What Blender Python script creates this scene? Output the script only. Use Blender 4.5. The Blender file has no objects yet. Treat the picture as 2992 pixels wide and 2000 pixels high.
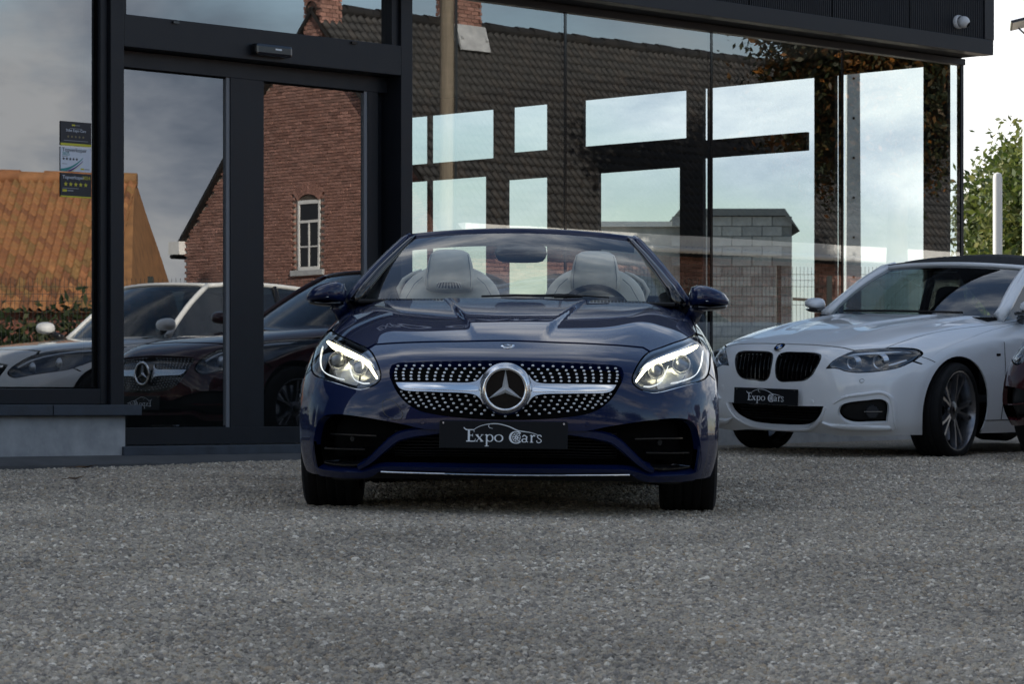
import bpy, bmesh, math, random
import numpy as np
from mathutils import Vector, Matrix, Euler
from mathutils.geometry import delaunay_2d_cdt
random.seed(7); rng = np.random.default_rng(7)
sc = bpy.context.scene
COL = sc.collection
R = math.radians

# ---------------------------------------------------------------- camera, sky, sun, exposure
cam_d = bpy.data.cameras.new('camera'); cam = bpy.data.objects.new('camera', cam_d); COL.objects.link(cam)
cam.location = (0, 0, .442); cam.rotation_euler = (R(90), 0, 0)
cam_d.sensor_width = 36; cam_d.lens = 105.88; cam_d.shift_y = .0631
cam_d.clip_start = .1; cam_d.clip_end = 3000
cam_d.dof.use_dof = True; cam_d.dof.focus_distance = 12.6; cam_d.dof.aperture_fstop = 20
sc.camera = cam
SUN = Vector((-.93, .37, 0)).normalized(); SUN_EL = R(27)
SUN = Vector((SUN.x*math.cos(SUN_EL), SUN.y*math.cos(SUN_EL), math.sin(SUN_EL)))
w = bpy.data.worlds.new('World'); sc.world = w; w.use_nodes = True
nt = w.node_tree; nt.nodes.clear()
def N(nt, t, **k):
    n = nt.nodes.new(t)
    for a, b in k.items():
        if a == 'ins':
            for i, v in b.items(): n.inputs[i].default_value = v
        else: setattr(n, a, b)
    return n
wo = N(nt, 'ShaderNodeOutputWorld'); bg = N(nt, 'ShaderNodeBackground'); bg.inputs[1].default_value = .11
sky = N(nt, 'ShaderNodeTexSky', sky_type='NISHITA', sun_disc=False)
sky.sun_elevation = SUN_EL; sky.sun_rotation = math.atan2(SUN.x, SUN.y); sky.air_density = 1.0; sky.dust_density = .6
tc = N(nt, 'ShaderNodeTexCoord'); mp = N(nt, 'ShaderNodeMapping'); mp.inputs['Scale'].default_value = (1, 1, 2.4); mp.inputs['Location'].default_value = (5.5, 0.2, 8.0)
nz = N(nt, 'ShaderNodeTexNoise', ins={'Scale': 2.3, 'Detail': 7, 'Roughness': .55, 'Distortion': .25})
nz2 = N(nt, 'ShaderNodeTexNoise', ins={'Scale': 5.5, 'Detail': 6, 'Roughness': .6, 'Distortion': .3})
rp = N(nt, 'ShaderNodeMapRange', ins={'From Min': .46, 'From Max': .66}); rp.interpolation_type = 'SMOOTHSTEP'
cr = N(nt, 'ShaderNodeMapRange', ins={'From Min': .36, 'From Max': .62, 'To Min': 3.3, 'To Max': 8.6})
cc = N(nt, 'ShaderNodeCombineColor')
mx = N(nt, 'ShaderNodeMix', data_type='RGBA')
dt = N(nt, 'ShaderNodeVectorMath', operation='DOT_PRODUCT'); dt.inputs[1].default_value = (SUN.x, SUN.y, 0)
br = N(nt, 'ShaderNodeMath', operation='MULTIPLY_ADD'); br.inputs[1].default_value = .38; br.inputs[2].default_value = 1.0   # clouds on the sun's side are brighter
cm_ = N(nt, 'ShaderNodeMath', operation='MULTIPLY')
L = nt.links.new
L(tc.outputs['Generated'], mp.inputs['Vector']); L(mp.outputs[0], nz.inputs['Vector']); L(mp.outputs[0], nz2.inputs['Vector'])
sx_ = N(nt, 'ShaderNodeSeparateXYZ'); hz = N(nt, 'ShaderNodeMapRange', ins={'From Min': 0, 'From Max': .34, 'To Min': .115, 'To Max': 0}); hz.interpolation_type = 'SMOOTHSTEP'   # cloud banks close up towards the horizon
ad_ = N(nt, 'ShaderNodeMath', operation='ADD')
L(tc.outputs['Generated'], sx_.inputs[0]); L(sx_.outputs[2], hz.inputs[0]); L(nz.outputs[0], ad_.inputs[0]); L(hz.outputs[0], ad_.inputs[1])
L(ad_.outputs[0], rp.inputs[0]); L(nz2.outputs[0], cr.inputs[0])
L(tc.outputs['Generated'], dt.inputs[0]); L(dt.outputs['Value'], br.inputs[0]); L(br.outputs[0], cm_.inputs[0]); L(cr.outputs[0], cm_.inputs[1])
tn = []
for k_, lo_ in enumerate((.74, .88, 1.12)):      # thin and shaded cloud is bluer than its lit tops
    m_ = N(nt, 'ShaderNodeMapRange', ins={'From Min': .36, 'From Max': .60, 'To Min': lo_, 'To Max': 1.0}); q_ = N(nt, 'ShaderNodeMath', operation='MULTIPLY')
    L(nz2.outputs[0], m_.inputs[0]); L(m_.outputs[0], q_.inputs[0]); L(cm_.outputs[0], q_.inputs[1]); L(q_.outputs[0], cc.inputs[k_])
L(rp.outputs[0], mx.inputs[0]); L(sky.outputs[0], mx.inputs[6]); L(cc.outputs[0], mx.inputs[7])
L(mx.outputs[2], bg.inputs[0]); L(bg.outputs[0], wo.inputs[0])
sd = bpy.data.lights.new('sun', 'SUN'); sd.energy = 5.0; sd.angle = R(.6); sd.color = (1, .92, .80)
so = bpy.data.objects.new('sun', sd); COL.objects.link(so); so.rotation_euler = SUN.to_track_quat('Z', 'Y').to_euler()
sc.view_settings.view_transform = 'Standard'; sc.view_settings.look = 'None'; sc.view_settings.gamma = 1
sc.view_settings.exposure = 0.62
try: sc.view_settings.use_curve_mapping = False
except Exception: pass
sc.render.engine = 'CYCLES'; sc.cycles.use_denoising = True
sc.cycles.max_bounces = 14; sc.cycles.transparent_max_bounces = 24; sc.cycles.glossy_bounces = 8
sc.cycles.sample_clamp_indirect = 6; sc.cycles.caustics_reflective = False; sc.cycles.caustics_refractive = False

# ---------------------------------------------------------------- helpers
def empty(name, loc=(0, 0, 0), rz=0, label=None, cat=None, group=None, kind=None, rot=None):
    o = bpy.data.objects.new(name, None); COL.objects.link(o)
    o.location = loc; o.rotation_euler = rot or (0, 0, rz); o.empty_display_size = .1
    return tag(o, label, cat, group, kind)
def tag(o, label=None, cat=None, group=None, kind=None):
    for k, v in (('label', label), ('category', cat), ('group', group), ('kind', kind)):
        if v: o[k] = v
    return o
def link(name, me, mat=None, parent=None):
    o = bpy.data.objects.new(name, me); COL.objects.link(o)
    if mat is not None and not me.materials: me.materials.append(mat)
    if parent is not None: o.parent = parent
    return o
def again(o, parent=None, loc=None, rot=None, scale=None):
    c = o.copy(); COL.objects.link(c)
    if parent is not None: c.parent = parent
    if loc is not None: c.location = loc
    if rot is not None: c.rotation_euler = rot
    if scale is not None: c.scale = scale
    return c
def copy_tree(o, parent=None):
    c = o.copy(); COL.objects.link(c)
    if parent is not None: c.parent = parent
    for ch in o.children: copy_tree(ch, c)
    return c
class MB:
    """collects simple solids, links them as one mesh"""
    def __init__(s): s.v = []; s.f = []; s.c = []
    def add(s, vs, fs, col=None):
        b = len(s.v); s.v += [tuple(p) for p in vs]; s.f += [[b+i for i in f] for f in fs]
        s.c += [col]*len(fs); return s
    def box(s, a, b, M=None, col=None):
        (x0, y0, z0), (x1, y1, z1) = a, b
        vs = [Vector(p) for p in ((x0,y0,z0),(x1,y0,z0),(x1,y1,z0),(x0,y1,z0),(x0,y0,z1),(x1,y0,z1),(x1,y1,z1),(x0,y1,z1))]
        if M is not None: vs = [M @ p for p in vs]
        return s.add(vs, [(0,3,2,1),(4,5,6,7),(0,1,5,4),(1,2,6,5),(2,3,7,6),(3,0,4,7)], col)
    def tube(s, pts, r, n=10, cap=True, sx=1.0):
        pts = [Vector(p) for p in pts]; m = len(pts)
        rs = [r]*m if isinstance(r, (int, float)) else list(r)
        vs = []; up = None
        for i, p in enumerate(pts):
            t = (pts[min(i+1, m-1)] - pts[max(i-1, 0)]).normalized()
            if up is None: up = t.orthogonal().normalized()
            a = (up - t*up.dot(t)).normalized(); up = a; b = t.cross(a)
            vs += [p + (a*math.cos(k*2*math.pi/n)*sx + b*math.sin(k*2*math.pi/n))*rs[i] for k in range(n)]
        fs = [(i*n+k, i*n+(k+1) % n, (i+1)*n+(k+1) % n, (i+1)*n+k) for i in range(m-1) for k in range(n)]
        if cap: fs += [tuple(reversed(range(n))), tuple((m-1)*n+k for k in range(n))]
        return s.add(vs, fs)
    def lathe(s, prof, n=32, M=None, cap=False):
        """prof: (radius, height) revolved about z"""
        vs = [Vector((r*math.cos(k*2*math.pi/n), r*math.sin(k*2*math.pi/n), h)) for r, h in prof for k in range(n)]
        if M is not None: vs = [M @ p for p in vs]
        m = len(prof)
        fs = [(i*n+k, i*n+(k+1) % n, (i+1)*n+(k+1) % n, (i+1)*n+k) for i in range(m-1) for k in range(n)]
        if cap: fs += [tuple(reversed(range(n))), tuple((m-1)*n+k for k in range(n))]
        return s.add(vs, fs)
    def prism(s, poly, z0, z1, M=None, col=None):
        n = len(poly); vs = [Vector((p[0], p[1], z0)) for p in poly] + [Vector((p[0], p[1], z1)) for p in poly]
        if M is not None: vs = [M @ p for p in vs]
        fs = [tuple(reversed(range(n))), tuple(range(n, 2*n))] + [(i, (i+1) % n, n+(i+1) % n, n+i) for i in range(n)]
        return s.add(vs, fs, col)
    def mesh(s, name, smooth=False, bevel=0, merge=False):
        me = bpy.data.meshes.new(name); me.from_pydata(s.v, [], s.f)
        if any(c is not None for c in s.c):
            at = me.color_attributes.new('tone', 'FLOAT_COLOR', 'CORNER'); k = 0
            buf = np.ones((len(me.loops), 4), 'f')
            for c, f in zip(s.c, s.f):
                buf[k:k+len(f), :3] = c if c is not None else (1, 1, 1); k += len(f)
            at.data.foreach_set('color', buf.ravel())
        bm = bmesh.new(); bm.from_mesh(me)
        if merge: bmesh.ops.remove_doubles(bm, verts=bm.verts, dist=1e-5)
        bmesh.ops.recalc_face_normals(bm, faces=bm.faces)
        if bevel: bmesh.ops.bevel(bm, geom=bm.edges[:], offset=bevel, segments=2, affect='EDGES', profile=.6)
        bm.to_mesh(me); bm.free()
        if smooth:
            me.shade_smooth()
            if smooth != 1: me.set_sharp_from_angle(angle=R(smooth))
        return me
    def build(s, name, mat, parent=None, smooth=False, bevel=0, merge=False):
        return link(name, s.mesh(name, smooth, bevel, merge), mat, parent)

def mat(name, col=(.5, .5, .5), rough=.5, metal=0, coat=0, spec=.5, emit=None, estr=0, coat_rough=.03):
    m = bpy.data.materials.new(name); m.use_nodes = True
    b = m.node_tree.nodes['Principled BSDF']; i = b.inputs
    i['Base Color'].default_value = (*col, 1); i['Roughness'].default_value = rough; i['Metallic'].default_value = metal
    i['Coat Weight'].default_value = coat; i['Coat Roughness'].default_value = coat_rough; i['Specular IOR Level'].default_value = spec
    if emit: i['Emission Color'].default_value = (*emit, 1); i['Emission Strength'].default_value = estr
    return m
def vary(m, scale=8, amount=.25, coord='Object', rough=.12, bump=0, bscale=60, detail=5, col2=None, stretch=None):
    """mottles the base colour and roughness; optional fine relief"""
    nt = m.node_tree; b = nt.nodes['Principled BSDF']; L = nt.links.new
    tc = N(nt, 'ShaderNodeTexCoord'); src = tc.outputs[coord]
    if stretch:
        mp = N(nt, 'ShaderNodeMapping'); mp.inputs['Scale'].default_value = stretch; L(src, mp.inputs[0]); src = mp.outputs[0]
    n = N(nt, 'ShaderNodeTexNoise', ins={'Scale': scale, 'Detail': detail, 'Roughness': .6}); L(src, n.inputs['Vector'])
    mr = N(nt, 'ShaderNodeMapRange', ins={'From Min': .3, 'From Max': .7}); L(n.outputs[0], mr.inputs[0])
    c = b.inputs['Base Color'].default_value[:3]
    mx = N(nt, 'ShaderNodeMix', data_type='RGBA')
    mx.inputs[6].default_value = (*[x*(1-amount) for x in c], 1)
    mx.inputs[7].default_value = (*(col2 or [min(1, x*(1+amount)) for x in c]), 1)
    L(mr.outputs[0], mx.inputs[0]); L(mx.outputs[2], b.inputs['Base Color'])
    if rough:
        r0 = b.inputs['Roughness'].default_value
        m2 = N(nt, 'ShaderNodeMapRange', ins={'From Min': .3, 'From Max': .7, 'To Min': max(0, r0-rough), 'To Max': min(1, r0+rough)})
        L(n.outputs[0], m2.inputs[0]); L(m2.outputs[0], b.inputs['Roughness'])
    if bump:
        n2 = N(nt, 'ShaderNodeTexNoise', ins={'Scale': bscale, 'Detail': 4}); L(src, n2.inputs['Vector'])
        bp = N(nt, 'ShaderNodeBump', ins={'Strength': bump, 'Distance': .01}); L(n2.outputs[0], bp.inputs['Height']); L(bp.outputs[0], b.inputs['Normal'])
    return m
def glass(name, tint, refl, fres=.6, wave=0, wscale=1.5):
    """thin pane: tinted straight-through light plus a mirror coat"""
    m = bpy.data.materials.new(name); m.use_nodes = True; nt = m.node_tree; nt.nodes.clear(); L = nt.links.new
    o = N(nt, 'ShaderNodeOutputMaterial'); mx = N(nt, 'ShaderNodeMixShader')
    t = N(nt, 'ShaderNodeBsdfTransparent'); t.inputs[0].default_value = (*tint, 1)
    g = N(nt, 'ShaderNodeBsdfGlossy'); g.inputs['Roughness'].default_value = 0; g.inputs[0].default_value = (.96, .98, 1, 1)
    ge = N(nt, 'ShaderNodeNewGeometry'); dp = N(nt, 'ShaderNodeVectorMath', operation='DOT_PRODUCT'); L(ge.outputs['Normal'], dp.inputs[0]); L(ge.outputs['Incoming'], dp.inputs[1])
    ab = N(nt, 'ShaderNodeMath', operation='ABSOLUTE'); L(dp.outputs['Value'], ab.inputs[0])
    iv = N(nt, 'ShaderNodeMath', operation='SUBTRACT'); iv.inputs[0].default_value = 1; L(ab.outputs[0], iv.inputs[1])
    p5 = N(nt, 'ShaderNodeMath', operation='POWER'); p5.inputs[1].default_value = 5; L(iv.outputs[0], p5.inputs[0])
    f = N(nt, 'ShaderNodeMath', operation='MULTIPLY_ADD'); f.inputs[1].default_value = .92; f.inputs[2].default_value = .08; L(p5.outputs[0], f.inputs[0])   # both faces of the pane
    mr = N(nt, 'ShaderNodeMath', operation='MULTIPLY_ADD')
    mr.inputs[1].default_value = fres; mr.inputs[2].default_value = refl; mr.use_clamp = True
    L(f.outputs[0], mr.inputs[0]); L(mr.outputs[0], mx.inputs[0]); L(t.outputs[0], mx.inputs[1]); L(g.outputs[0], mx.inputs[2]); L(mx.outputs[0], o.inputs[0])
    if wave:
        tc = N(nt, 'ShaderNodeTexCoord'); n = N(nt, 'ShaderNodeTexNoise', ins={'Scale': wscale, 'Detail': 1.5})
        bp = N(nt, 'ShaderNodeBump', ins={'Strength': wave, 'Distance': .002})
        L(tc.outputs['Object'], n.inputs['Vector']); L(n.outputs[0], bp.inputs['Height'])
        L(bp.outputs[0], g.inputs['Normal'])
    return m
def tone_mat(name, rough=.8, bump=.3, bscale=40):
    """per-piece colour from the 'tone' attribute"""
    m = mat(name, rough=rough); nt = m.node_tree; b = nt.nodes['Principled BSDF']; L = nt.links.new
    a = N(nt, 'ShaderNodeAttribute', attribute_name='tone'); tc = N(nt, 'ShaderNodeTexCoord')
    n = N(nt, 'ShaderNodeTexNoise', ins={'Scale': bscale, 'Detail': 4}); L(tc.outputs['Object'], n.inputs['Vector'])
    mr = N(nt, 'ShaderNodeMapRange', ins={'From Min': .3, 'From Max': .7, 'To Min': .75, 'To Max': 1.25}); L(n.outputs[0], mr.inputs[0])
    mm = N(nt, 'ShaderNodeMix', data_type='RGBA', blend_type='MULTIPLY'); mm.inputs[0].default_value = 1
    L(a.outputs['Color'], mm.inputs[6]); L(mr.outputs[0], mm.inputs[7]); L(mm.outputs[2], b.inputs['Base Color'])
    bp = N(nt, 'ShaderNodeBump', ins={'Strength': bump, 'Distance': .01}); L(n.outputs[0], bp.inputs['Height']); L(bp.outputs[0], b.inputs['Normal'])
    return m
def rand_mat(name, cols, rough=.8, bump=.3, bscale=40, noise=.25):
    """per-object random colour between the given tones"""
    m = mat(name, rough=rough); nt = m.node_tree; b = nt.nodes['Principled BSDF']; L = nt.links.new
    oi = N(nt, 'ShaderNodeObjectInfo'); cr = N(nt, 'ShaderNodeValToRGB')
    el = cr.color_ramp.elements
    while len(el) < len(cols): el.new(.5)
    for i, c in enumerate(cols): el[i].position = i/(len(cols)-1); el[i].color = (*c, 1)
    L(oi.outputs['Random'], cr.inputs[0])
    tc = N(nt, 'ShaderNodeTexCoord'); n = N(nt, 'ShaderNodeTexNoise', ins={'Scale': bscale, 'Detail': 4}); L(tc.outputs['Object'], n.inputs['Vector'])
    mr = N(nt, 'ShaderNodeMapRange', ins={'From Min': .3, 'From Max': .7, 'To Min': 1-noise, 'To Max': 1+noise}); L(n.outputs[0], mr.inputs[0])
    mm = N(nt, 'ShaderNodeMix', data_type='RGBA', blend_type='MULTIPLY'); mm.inputs[0].default_value = 1
    L(cr.outputs[0], mm.inputs[6]); L(mr.outputs[0], mm.inputs[7]); L(mm.outputs[2], b.inputs['Base Color'])
    if bump:
        bp = N(nt, 'ShaderNodeBump', ins={'Strength': bump, 'Distance': .01}); L(n.outputs[0], bp.inputs['Height']); L(bp.outputs[0], b.inputs['Normal'])
    return m

# ---- smooth curves
def spline(pts, closed=True, step=.01):
    """Catmull-Rom through points; a third element marks a corner"""
    P = [np.array(p[:2], float) for p in pts]; C = [len(p) > 2 for p in pts]; n = len(P); out = []
    for i in range(n if closed else n-1):
        p1, p2 = P[i], P[(i+1) % n]
        p0 = P[(i-1) % n] if (closed or i > 0) else p1
        p3 = P[(i+2) % n] if (closed or i+2 < n) else p2
        if C[i]: p0 = p1
        if C[(i+1) % n]: p3 = p2
        d01, d12, d23 = (max(1e-9, np.linalg.norm(a-b))**.5 for a, b in ((p0, p1), (p1, p2), (p2, p3)))
        m1 = (p2-p1) if C[i] or np.allclose(p0, p1) else ((p1-p0)/d01 - (p2-p0)/(d01+d12) + (p2-p1)/d12)*d12
        m2 = (p2-p1) if C[(i+1) % n] or np.allclose(p2, p3) else ((p2-p1)/d12 - (p3-p1)/(d12+d23) + (p3-p2)/d23)*d12
        k = max(1, int(np.linalg.norm(p2-p1)/step))
        for j in range(k):
            t = j/k; t2 = t*t; t3 = t2*t
            out.append((2*t3-3*t2+1)*p1 + (t3-2*t2+t)*m1 + (-2*t3+3*t2)*p2 + (t3-t2)*m2)
    if not closed: out.append(P[-1])
    return np.array(out)
def mirror_close(half):
    """half outline from centre line to centre line (x<=0 side) -> full closed outline"""
    h = [tuple(p) for p in half]
    r = [(-p[0],)+tuple(p[1:]) for p in reversed(h)]
    if abs(h[-1][0]) < .004: r = r[1:]
    if abs(h[0][0]) < .004: r = r[:-1]
    return h + r
def flip(pts): return [(-p[0],)+tuple(p[1:]) for p in reversed(pts)]
def inset(poly, d):
    p = np.asarray(poly); a = np.roll(p, 1, 0); b = np.roll(p, -1, 0); t = b-a; t /= np.maximum(1e-9, np.linalg.norm(t, axis=1))[:, None]
    area = np.sum(p[:, 0]*b[:, 1]-b[:, 0]*p[:, 1]); s = 1 if area > 0 else -1
    return p + np.stack([-t[:, 1], t[:, 0]], 1)*d*s
def inside(poly, pts):
    x, y = pts[:, 0], pts[:, 1]; r = np.zeros(len(pts), bool); n = len(poly)
    for i in range(n):
        (xi, yi), (xj, yj) = poly[i], poly[i-1]
        c = ((yi > y) != (yj > y))
        if yi != yj: r ^= c & (x < (xj-xi)*(y-yi)/(yj-yi)+xi)
    return r
def fill(outline, holes, step, sy=1.0):
    """triangulates a 2D region with an even interior grid; sy stretches the second axis"""
    loops = [np.asarray(outline)*(1, sy)] + [np.asarray(h)*(1, sy) for h in holes]
    pts = []; edges = []
    for lp in loops:
        b = len(pts); pts += [tuple(p) for p in lp]; edges += [(b+i, b+(i+1) % len(lp)) for i in range(len(lp))]
    o = loops[0]; x0, y0 = o.min(0); x1, y1 = o.max(0)
    gx, gy = np.meshgrid(np.arange(x0+step*.5, x1, step), np.arange(y0+step*.5, y1, step))
    g = np.stack([gx.ravel(), gy.ravel()], 1)
    if len(g):
        m = inside(o, g)
        for h in loops[1:]: m &= ~inside(h, g)
        g = g[m]
        allb = np.concatenate(loops)
        if len(g):
            keep = np.ones(len(g), bool)
            for k in range(0, len(g), 4000):
                d = ((g[k:k+4000, None, :]-allb[None])**2).sum(2).min(1); keep[k:k+4000] = d > (step*.45)**2
            g = g[keep]
        pts += [tuple(p) for p in g]
    v, e, f, *_ = delaunay_2d_cdt([Vector(p) for p in pts], edges, [], 0, 1e-7)
    v = np.array([(p.x, p.y) for p in v]); f = np.array([t for t in f if len(t) == 3])
    c = v[f].mean(1); m = inside(o, c)
    for h in loops[1:]: m &= ~inside(h, c)
    f = f[m]
    return v/(1, sy), f, [l/(1, sy) for l in loops]

def pchip(x, y, q):
    x = np.asarray(x, float); y = np.asarray(y, float); h = np.diff(x); d = np.diff(y)/h; n = len(x)
    m = np.zeros(n)
    for i in range(1, n-1):
        if d[i-1]*d[i] > 0:
            w1 = 2*h[i]+h[i-1]; w2 = h[i]+2*h[i-1]; m[i] = (w1+w2)/(w1/d[i-1]+w2/d[i])
    m[0] = d[0]; m[-1] = d[-1]
    q = np.asarray(q, float); i = np.clip(np.searchsorted(x, q)-1, 0, n-2); t = (q-x[i])/h[i]
    return ((1+2*t)*(1-t)**2*y[i] + t*(1-t)**2*h[i]*m[i] + t*t*(3-2*t)*y[i+1] + t*t*(t-1)*h[i]*m[i+1])
def sstep(a, b, x): t = np.clip((np.asarray(x, float)-a)/(b-a), 0, 1); return t*t*(3-2*t)

class Surf:
    """car front: y = F(x, z) over the front elevation; sides: x = S(y, z)"""
    U = (0, .25, .45, .6, .72, .82, .9, .95, .985, 1)
    def __init__(s, zk, wk, rows, bulge=None, zmap=None, sxy=(1, 1), y0=0):
        zk = np.asarray(zk, float); rows = np.asarray(rows, float)
        if zmap: zk = np.interp(zk, zmap[0], zmap[1])
        s.zk, s.wk = zk, np.asarray(wk)*sxy[0]; rows = rows*sxy[1] + y0
        s.z = np.linspace(zk[0]-.02, zk[-1]+.02, 300); s.t = np.linspace(0, 1, 241)
        uf = 1-(1-s.t)**1.7
        a = np.stack([pchip(zk, rows[:, j], s.z) for j in range(rows.shape[1])], 1)
        g = np.stack([pchip([-u for u in s.U[:0:-1]]+list(s.U), np.concatenate([r[:0:-1], r]), uf) for r in a])
        for ax, sg in ((0, 9), (1, 5)):
            k = np.exp(-.5*(np.arange(-3*sg, 3*sg+1)/sg)**2); k /= k.sum()
            pad = [(0, 0), (0, 0)]; pad[ax] = (3*sg, 3*sg)
            gp = np.pad(g, pad, mode='reflect', reflect_type='odd')
            if ax == 1: gp = np.concatenate([g[:, 3*sg:0:-1], gp[:, 3*sg:]], 1)
            g = np.apply_along_axis(lambda r: np.convolve(r, k, 'valid'), ax, gp)
        s.g = g; s.wz = pchip(zk, s.wk, s.z); s.bulge = None
        kw = 7; kk = np.exp(-.5*(np.arange(-21, 22)/kw)**2); kk /= kk.sum()
        s.wz = np.convolve(np.pad(s.wz, 21, mode='reflect', reflect_type='odd'), kk, 'valid')
        s.bulge = bulge
    def W(s, z): return np.interp(z, s.z, s.wz)
    def raw(s, x, z):
        x = np.asarray(x, float); z = np.asarray(z, float)
        u = np.clip(np.abs(x)/s.W(z), 0, 1); t = 1-(1-u)**(1/1.7)
        ti = np.clip(t*240, 0, 239.999); zi = np.clip((z-s.z[0])/(s.z[1]-s.z[0]), 0, 298.999)
        i = ti.astype(int); j = zi.astype(int); a = ti-i; b = zi-j; g = s.g
        return (g[j, i]*(1-a)+g[j, i+1]*a)*(1-b) + (g[j+1, i]*(1-a)+g[j+1, i+1]*a)*b
    def F(s, x, z):
        f = s.raw(x, z)
        if s.bulge is not None:
            f = s.raw(x, z - s.bulge(np.asarray(x, float), f, np.asarray(z, float)))
        return f
    def nF(s, x, z, e=.004):
        fx = (s.F(x+e, z)-s.F(x-e, z))/(2*e); fz = (s.F(x, z+e)-s.F(x, z-e))/(2*e)
        n = np.stack([fx, -np.ones_like(fx), fz], 1); return n/np.linalg.norm(n, axis=1)[:, None]
    def S(s, y, z):
        y = np.asarray(y, float); z = np.asarray(z, float)
        zi = np.clip((z-s.z[0])/(s.z[1]-s.z[0]), 0, 298.999); j = zi.astype(int); b = zi-j
        uf = 1-(1-s.t)**1.7; out = np.empty(len(y))
        for k in range(len(y)):
            r = s.g[j[k]]*(1-b[k])+s.g[j[k]+1]*b[k]; r = np.maximum.accumulate(r)
            out[k] = np.interp(y[k], r, uf)
        return out*s.W(z)
    def nS(s, y, z, e=.006):
        sy = (s.S(y+e, z)-s.S(y-e, z))/(2*e); sz = (s.S(y, z+e)-s.S(y, z-e))/(2*e)
        n = np.stack([np.ones_like(sy), -sy, -sz], 1); return n/np.linalg.norm(n, axis=1)[:, None]
def mesh_np(name, v, f, nrm=None, extra=None):
    """triangles with given normals, plus optional flange strips (own vertices)"""
    v = [tuple(p) for p in v]; f = [tuple(int(i) for i in t) for t in f]; nl = None
    if nrm is not None: nl = [tuple(n) for n in nrm]
    if extra:
        for ev, ef, en in extra:
            b = len(v); v += [tuple(p) for p in ev]; f += [tuple(b+i for i in q) for q in ef]
            if nl is not None: nl += [tuple(n) for n in en]
    me = bpy.data.meshes.new(name); me.from_pydata(v, [], f); me.shade_smooth()
    if nl is not None: me.normals_split_custom_set_from_vertices(nl)
    return me
def panel(name, surf, outline, holes=(), m=None, parent=None, step=.014, sy=1.0, off=0.0, flange=.014, gap=0.0, side=0, xsign=1):
    """a skin panel cut from the car surface. side=1: outline in (y,z) of the flank"""
    o = np.asarray(outline)
    if gap: o = inset(o, gap); holes = [inset(h, -gap) for h in holes]
    v, f, loops = fill(o, holes, step, sy)
    def lift(p, d):
        if side:
            x = surf.S(p[:, 0], p[:, 1]); n = surf.nS(p[:, 0], p[:, 1]); q = np.stack([x, p[:, 0], p[:, 1]], 1) + n*d
            if xsign < 0: q = q*(-1, 1, 1); n = n*(-1, 1, 1)
        else:
            y = surf.F(p[:, 0], p[:, 1]); n = surf.nF(p[:, 0], p[:, 1]); q = np.stack([p[:, 0], y, p[:, 1]], 1) + n*d
        return q, n
    q, n = lift(v, off)
    fn = np.cross(q[f[:, 1]]-q[f[:, 0]], q[f[:, 2]]-q[f[:, 0]])
    bad = (fn*n[f[:, 0]]).sum(1) < 0; f = f.copy(); f[bad] = f[bad][:, ::-1]
    extra = []
    if flange:
        for k, lp in enumerate(loops):
            a, na = lift(lp, off); b = a - na*flange; mth = len(lp)
            c = lp.mean(0); t = np.roll(a, -1, 0)-np.roll(a, 1, 0); en = np.cross(t, na); en /= np.maximum(1e-9, np.linalg.norm(en, axis=1))[:, None]
            ctr = a.mean(0); sgn = np.sign(((a-ctr)*en).sum()) or 1
            en = en*sgn*(1 if k == 0 else -1)
            extra.append((np.concatenate([a, b]), [(i, (i+1) % mth, mth+(i+1) % mth, mth+i) for i in range(mth)], np.concatenate([en, en])))
    me = mesh_np(name, q, f, n, extra)
    return link(name, me, m, parent)
def strip(name, surf, path, width, m, parent, off=.004, th=.006, step=.008, closed=False):
    """raised ribbon following the front surface; width may vary along the path"""
    p = spline(path, closed, step); n = len(p)
    wd = np.interp(np.linspace(0, 1, n), np.linspace(0, 1, len(width)), width) if hasattr(width, '__len__') else np.full(n, width)
    t = np.gradient(p, axis=0); t /= np.linalg.norm(t, axis=1)[:, None]; nn = np.stack([-t[:, 1], t[:, 0]], 1)
    mb = MB(); rows = []
    for k, (sd, h) in enumerate(((-.5, -th), (-.5, 0), (-.3, th*.35), (.3, th*.35), (.5, 0), (.5, -th))):
        q = p + nn*(wd*sd)[:, None]; y = surf.F(q[:, 0], q[:, 1]); nr = surf.nF(q[:, 0], q[:, 1])
        rows.append(np.stack([q[:, 0], y, q[:, 1]], 1) + nr*(off+h))
    vs = np.concatenate(rows); fs = [(k*n+i, k*n+i+1, (k+1)*n+i+1, (k+1)*n+i) for k in range(5) for i in range(n-1)]
    fs += [tuple(k*n for k in range(6)), tuple(k*n+n-1 for k in reversed(range(6)))]
    mb.add(vs, fs); return mb.build(name, m, parent, smooth=50)
def pillow(name, outline, df, db, m, parent, rings=7, y0=0.0, p=2.2, bend=None, closed_pts=True, step=.02):
    """closed soft body: outline in (x,z) swelling df to the front (-y) and db to the back"""
    o = spline(outline, True, step); c = o.mean(0); n = len(o); vs = []; fs = []
    rs = [math.sin(i/rings*math.pi/2) for i in range(1, rings+1)]
    def put(sgn, d):
        base = len(vs)
        vs.append((c[0], y0+sgn*d, c[1]))
        for r in rs[:-1]:
            h = (1-r**p)**(1/p)
            for q in o: vs.append((c[0]+(q[0]-c[0])*r, y0+sgn*d*h, c[1]+(q[1]-c[1])*r))
        return base
    bf = put(-1, df); bb = put(1, db); be = len(vs)
    for q in o: vs.append((q[0], y0, q[1]))
    k = rings-1
    for b, fl in ((bf, 0), (bb, 1)):
        ring = lambda i, j: (b+1+i*n+j % n) if i < k else be+j % n
        for j in range(n):
            t = (b, ring(0, j), ring(0, j+1)); fs.append(t[::-1] if fl else t)
            for i in range(k):
                q = (ring(i, j), ring(i+1, j), ring(i+1, j+1), ring(i, j+1)); fs.append(q[::-1] if fl else q)
    if bend: vs = [bend(Vector(v)) for v in vs]
    return MB().add(vs, fs).build(name, m, parent, smooth=1)

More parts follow.
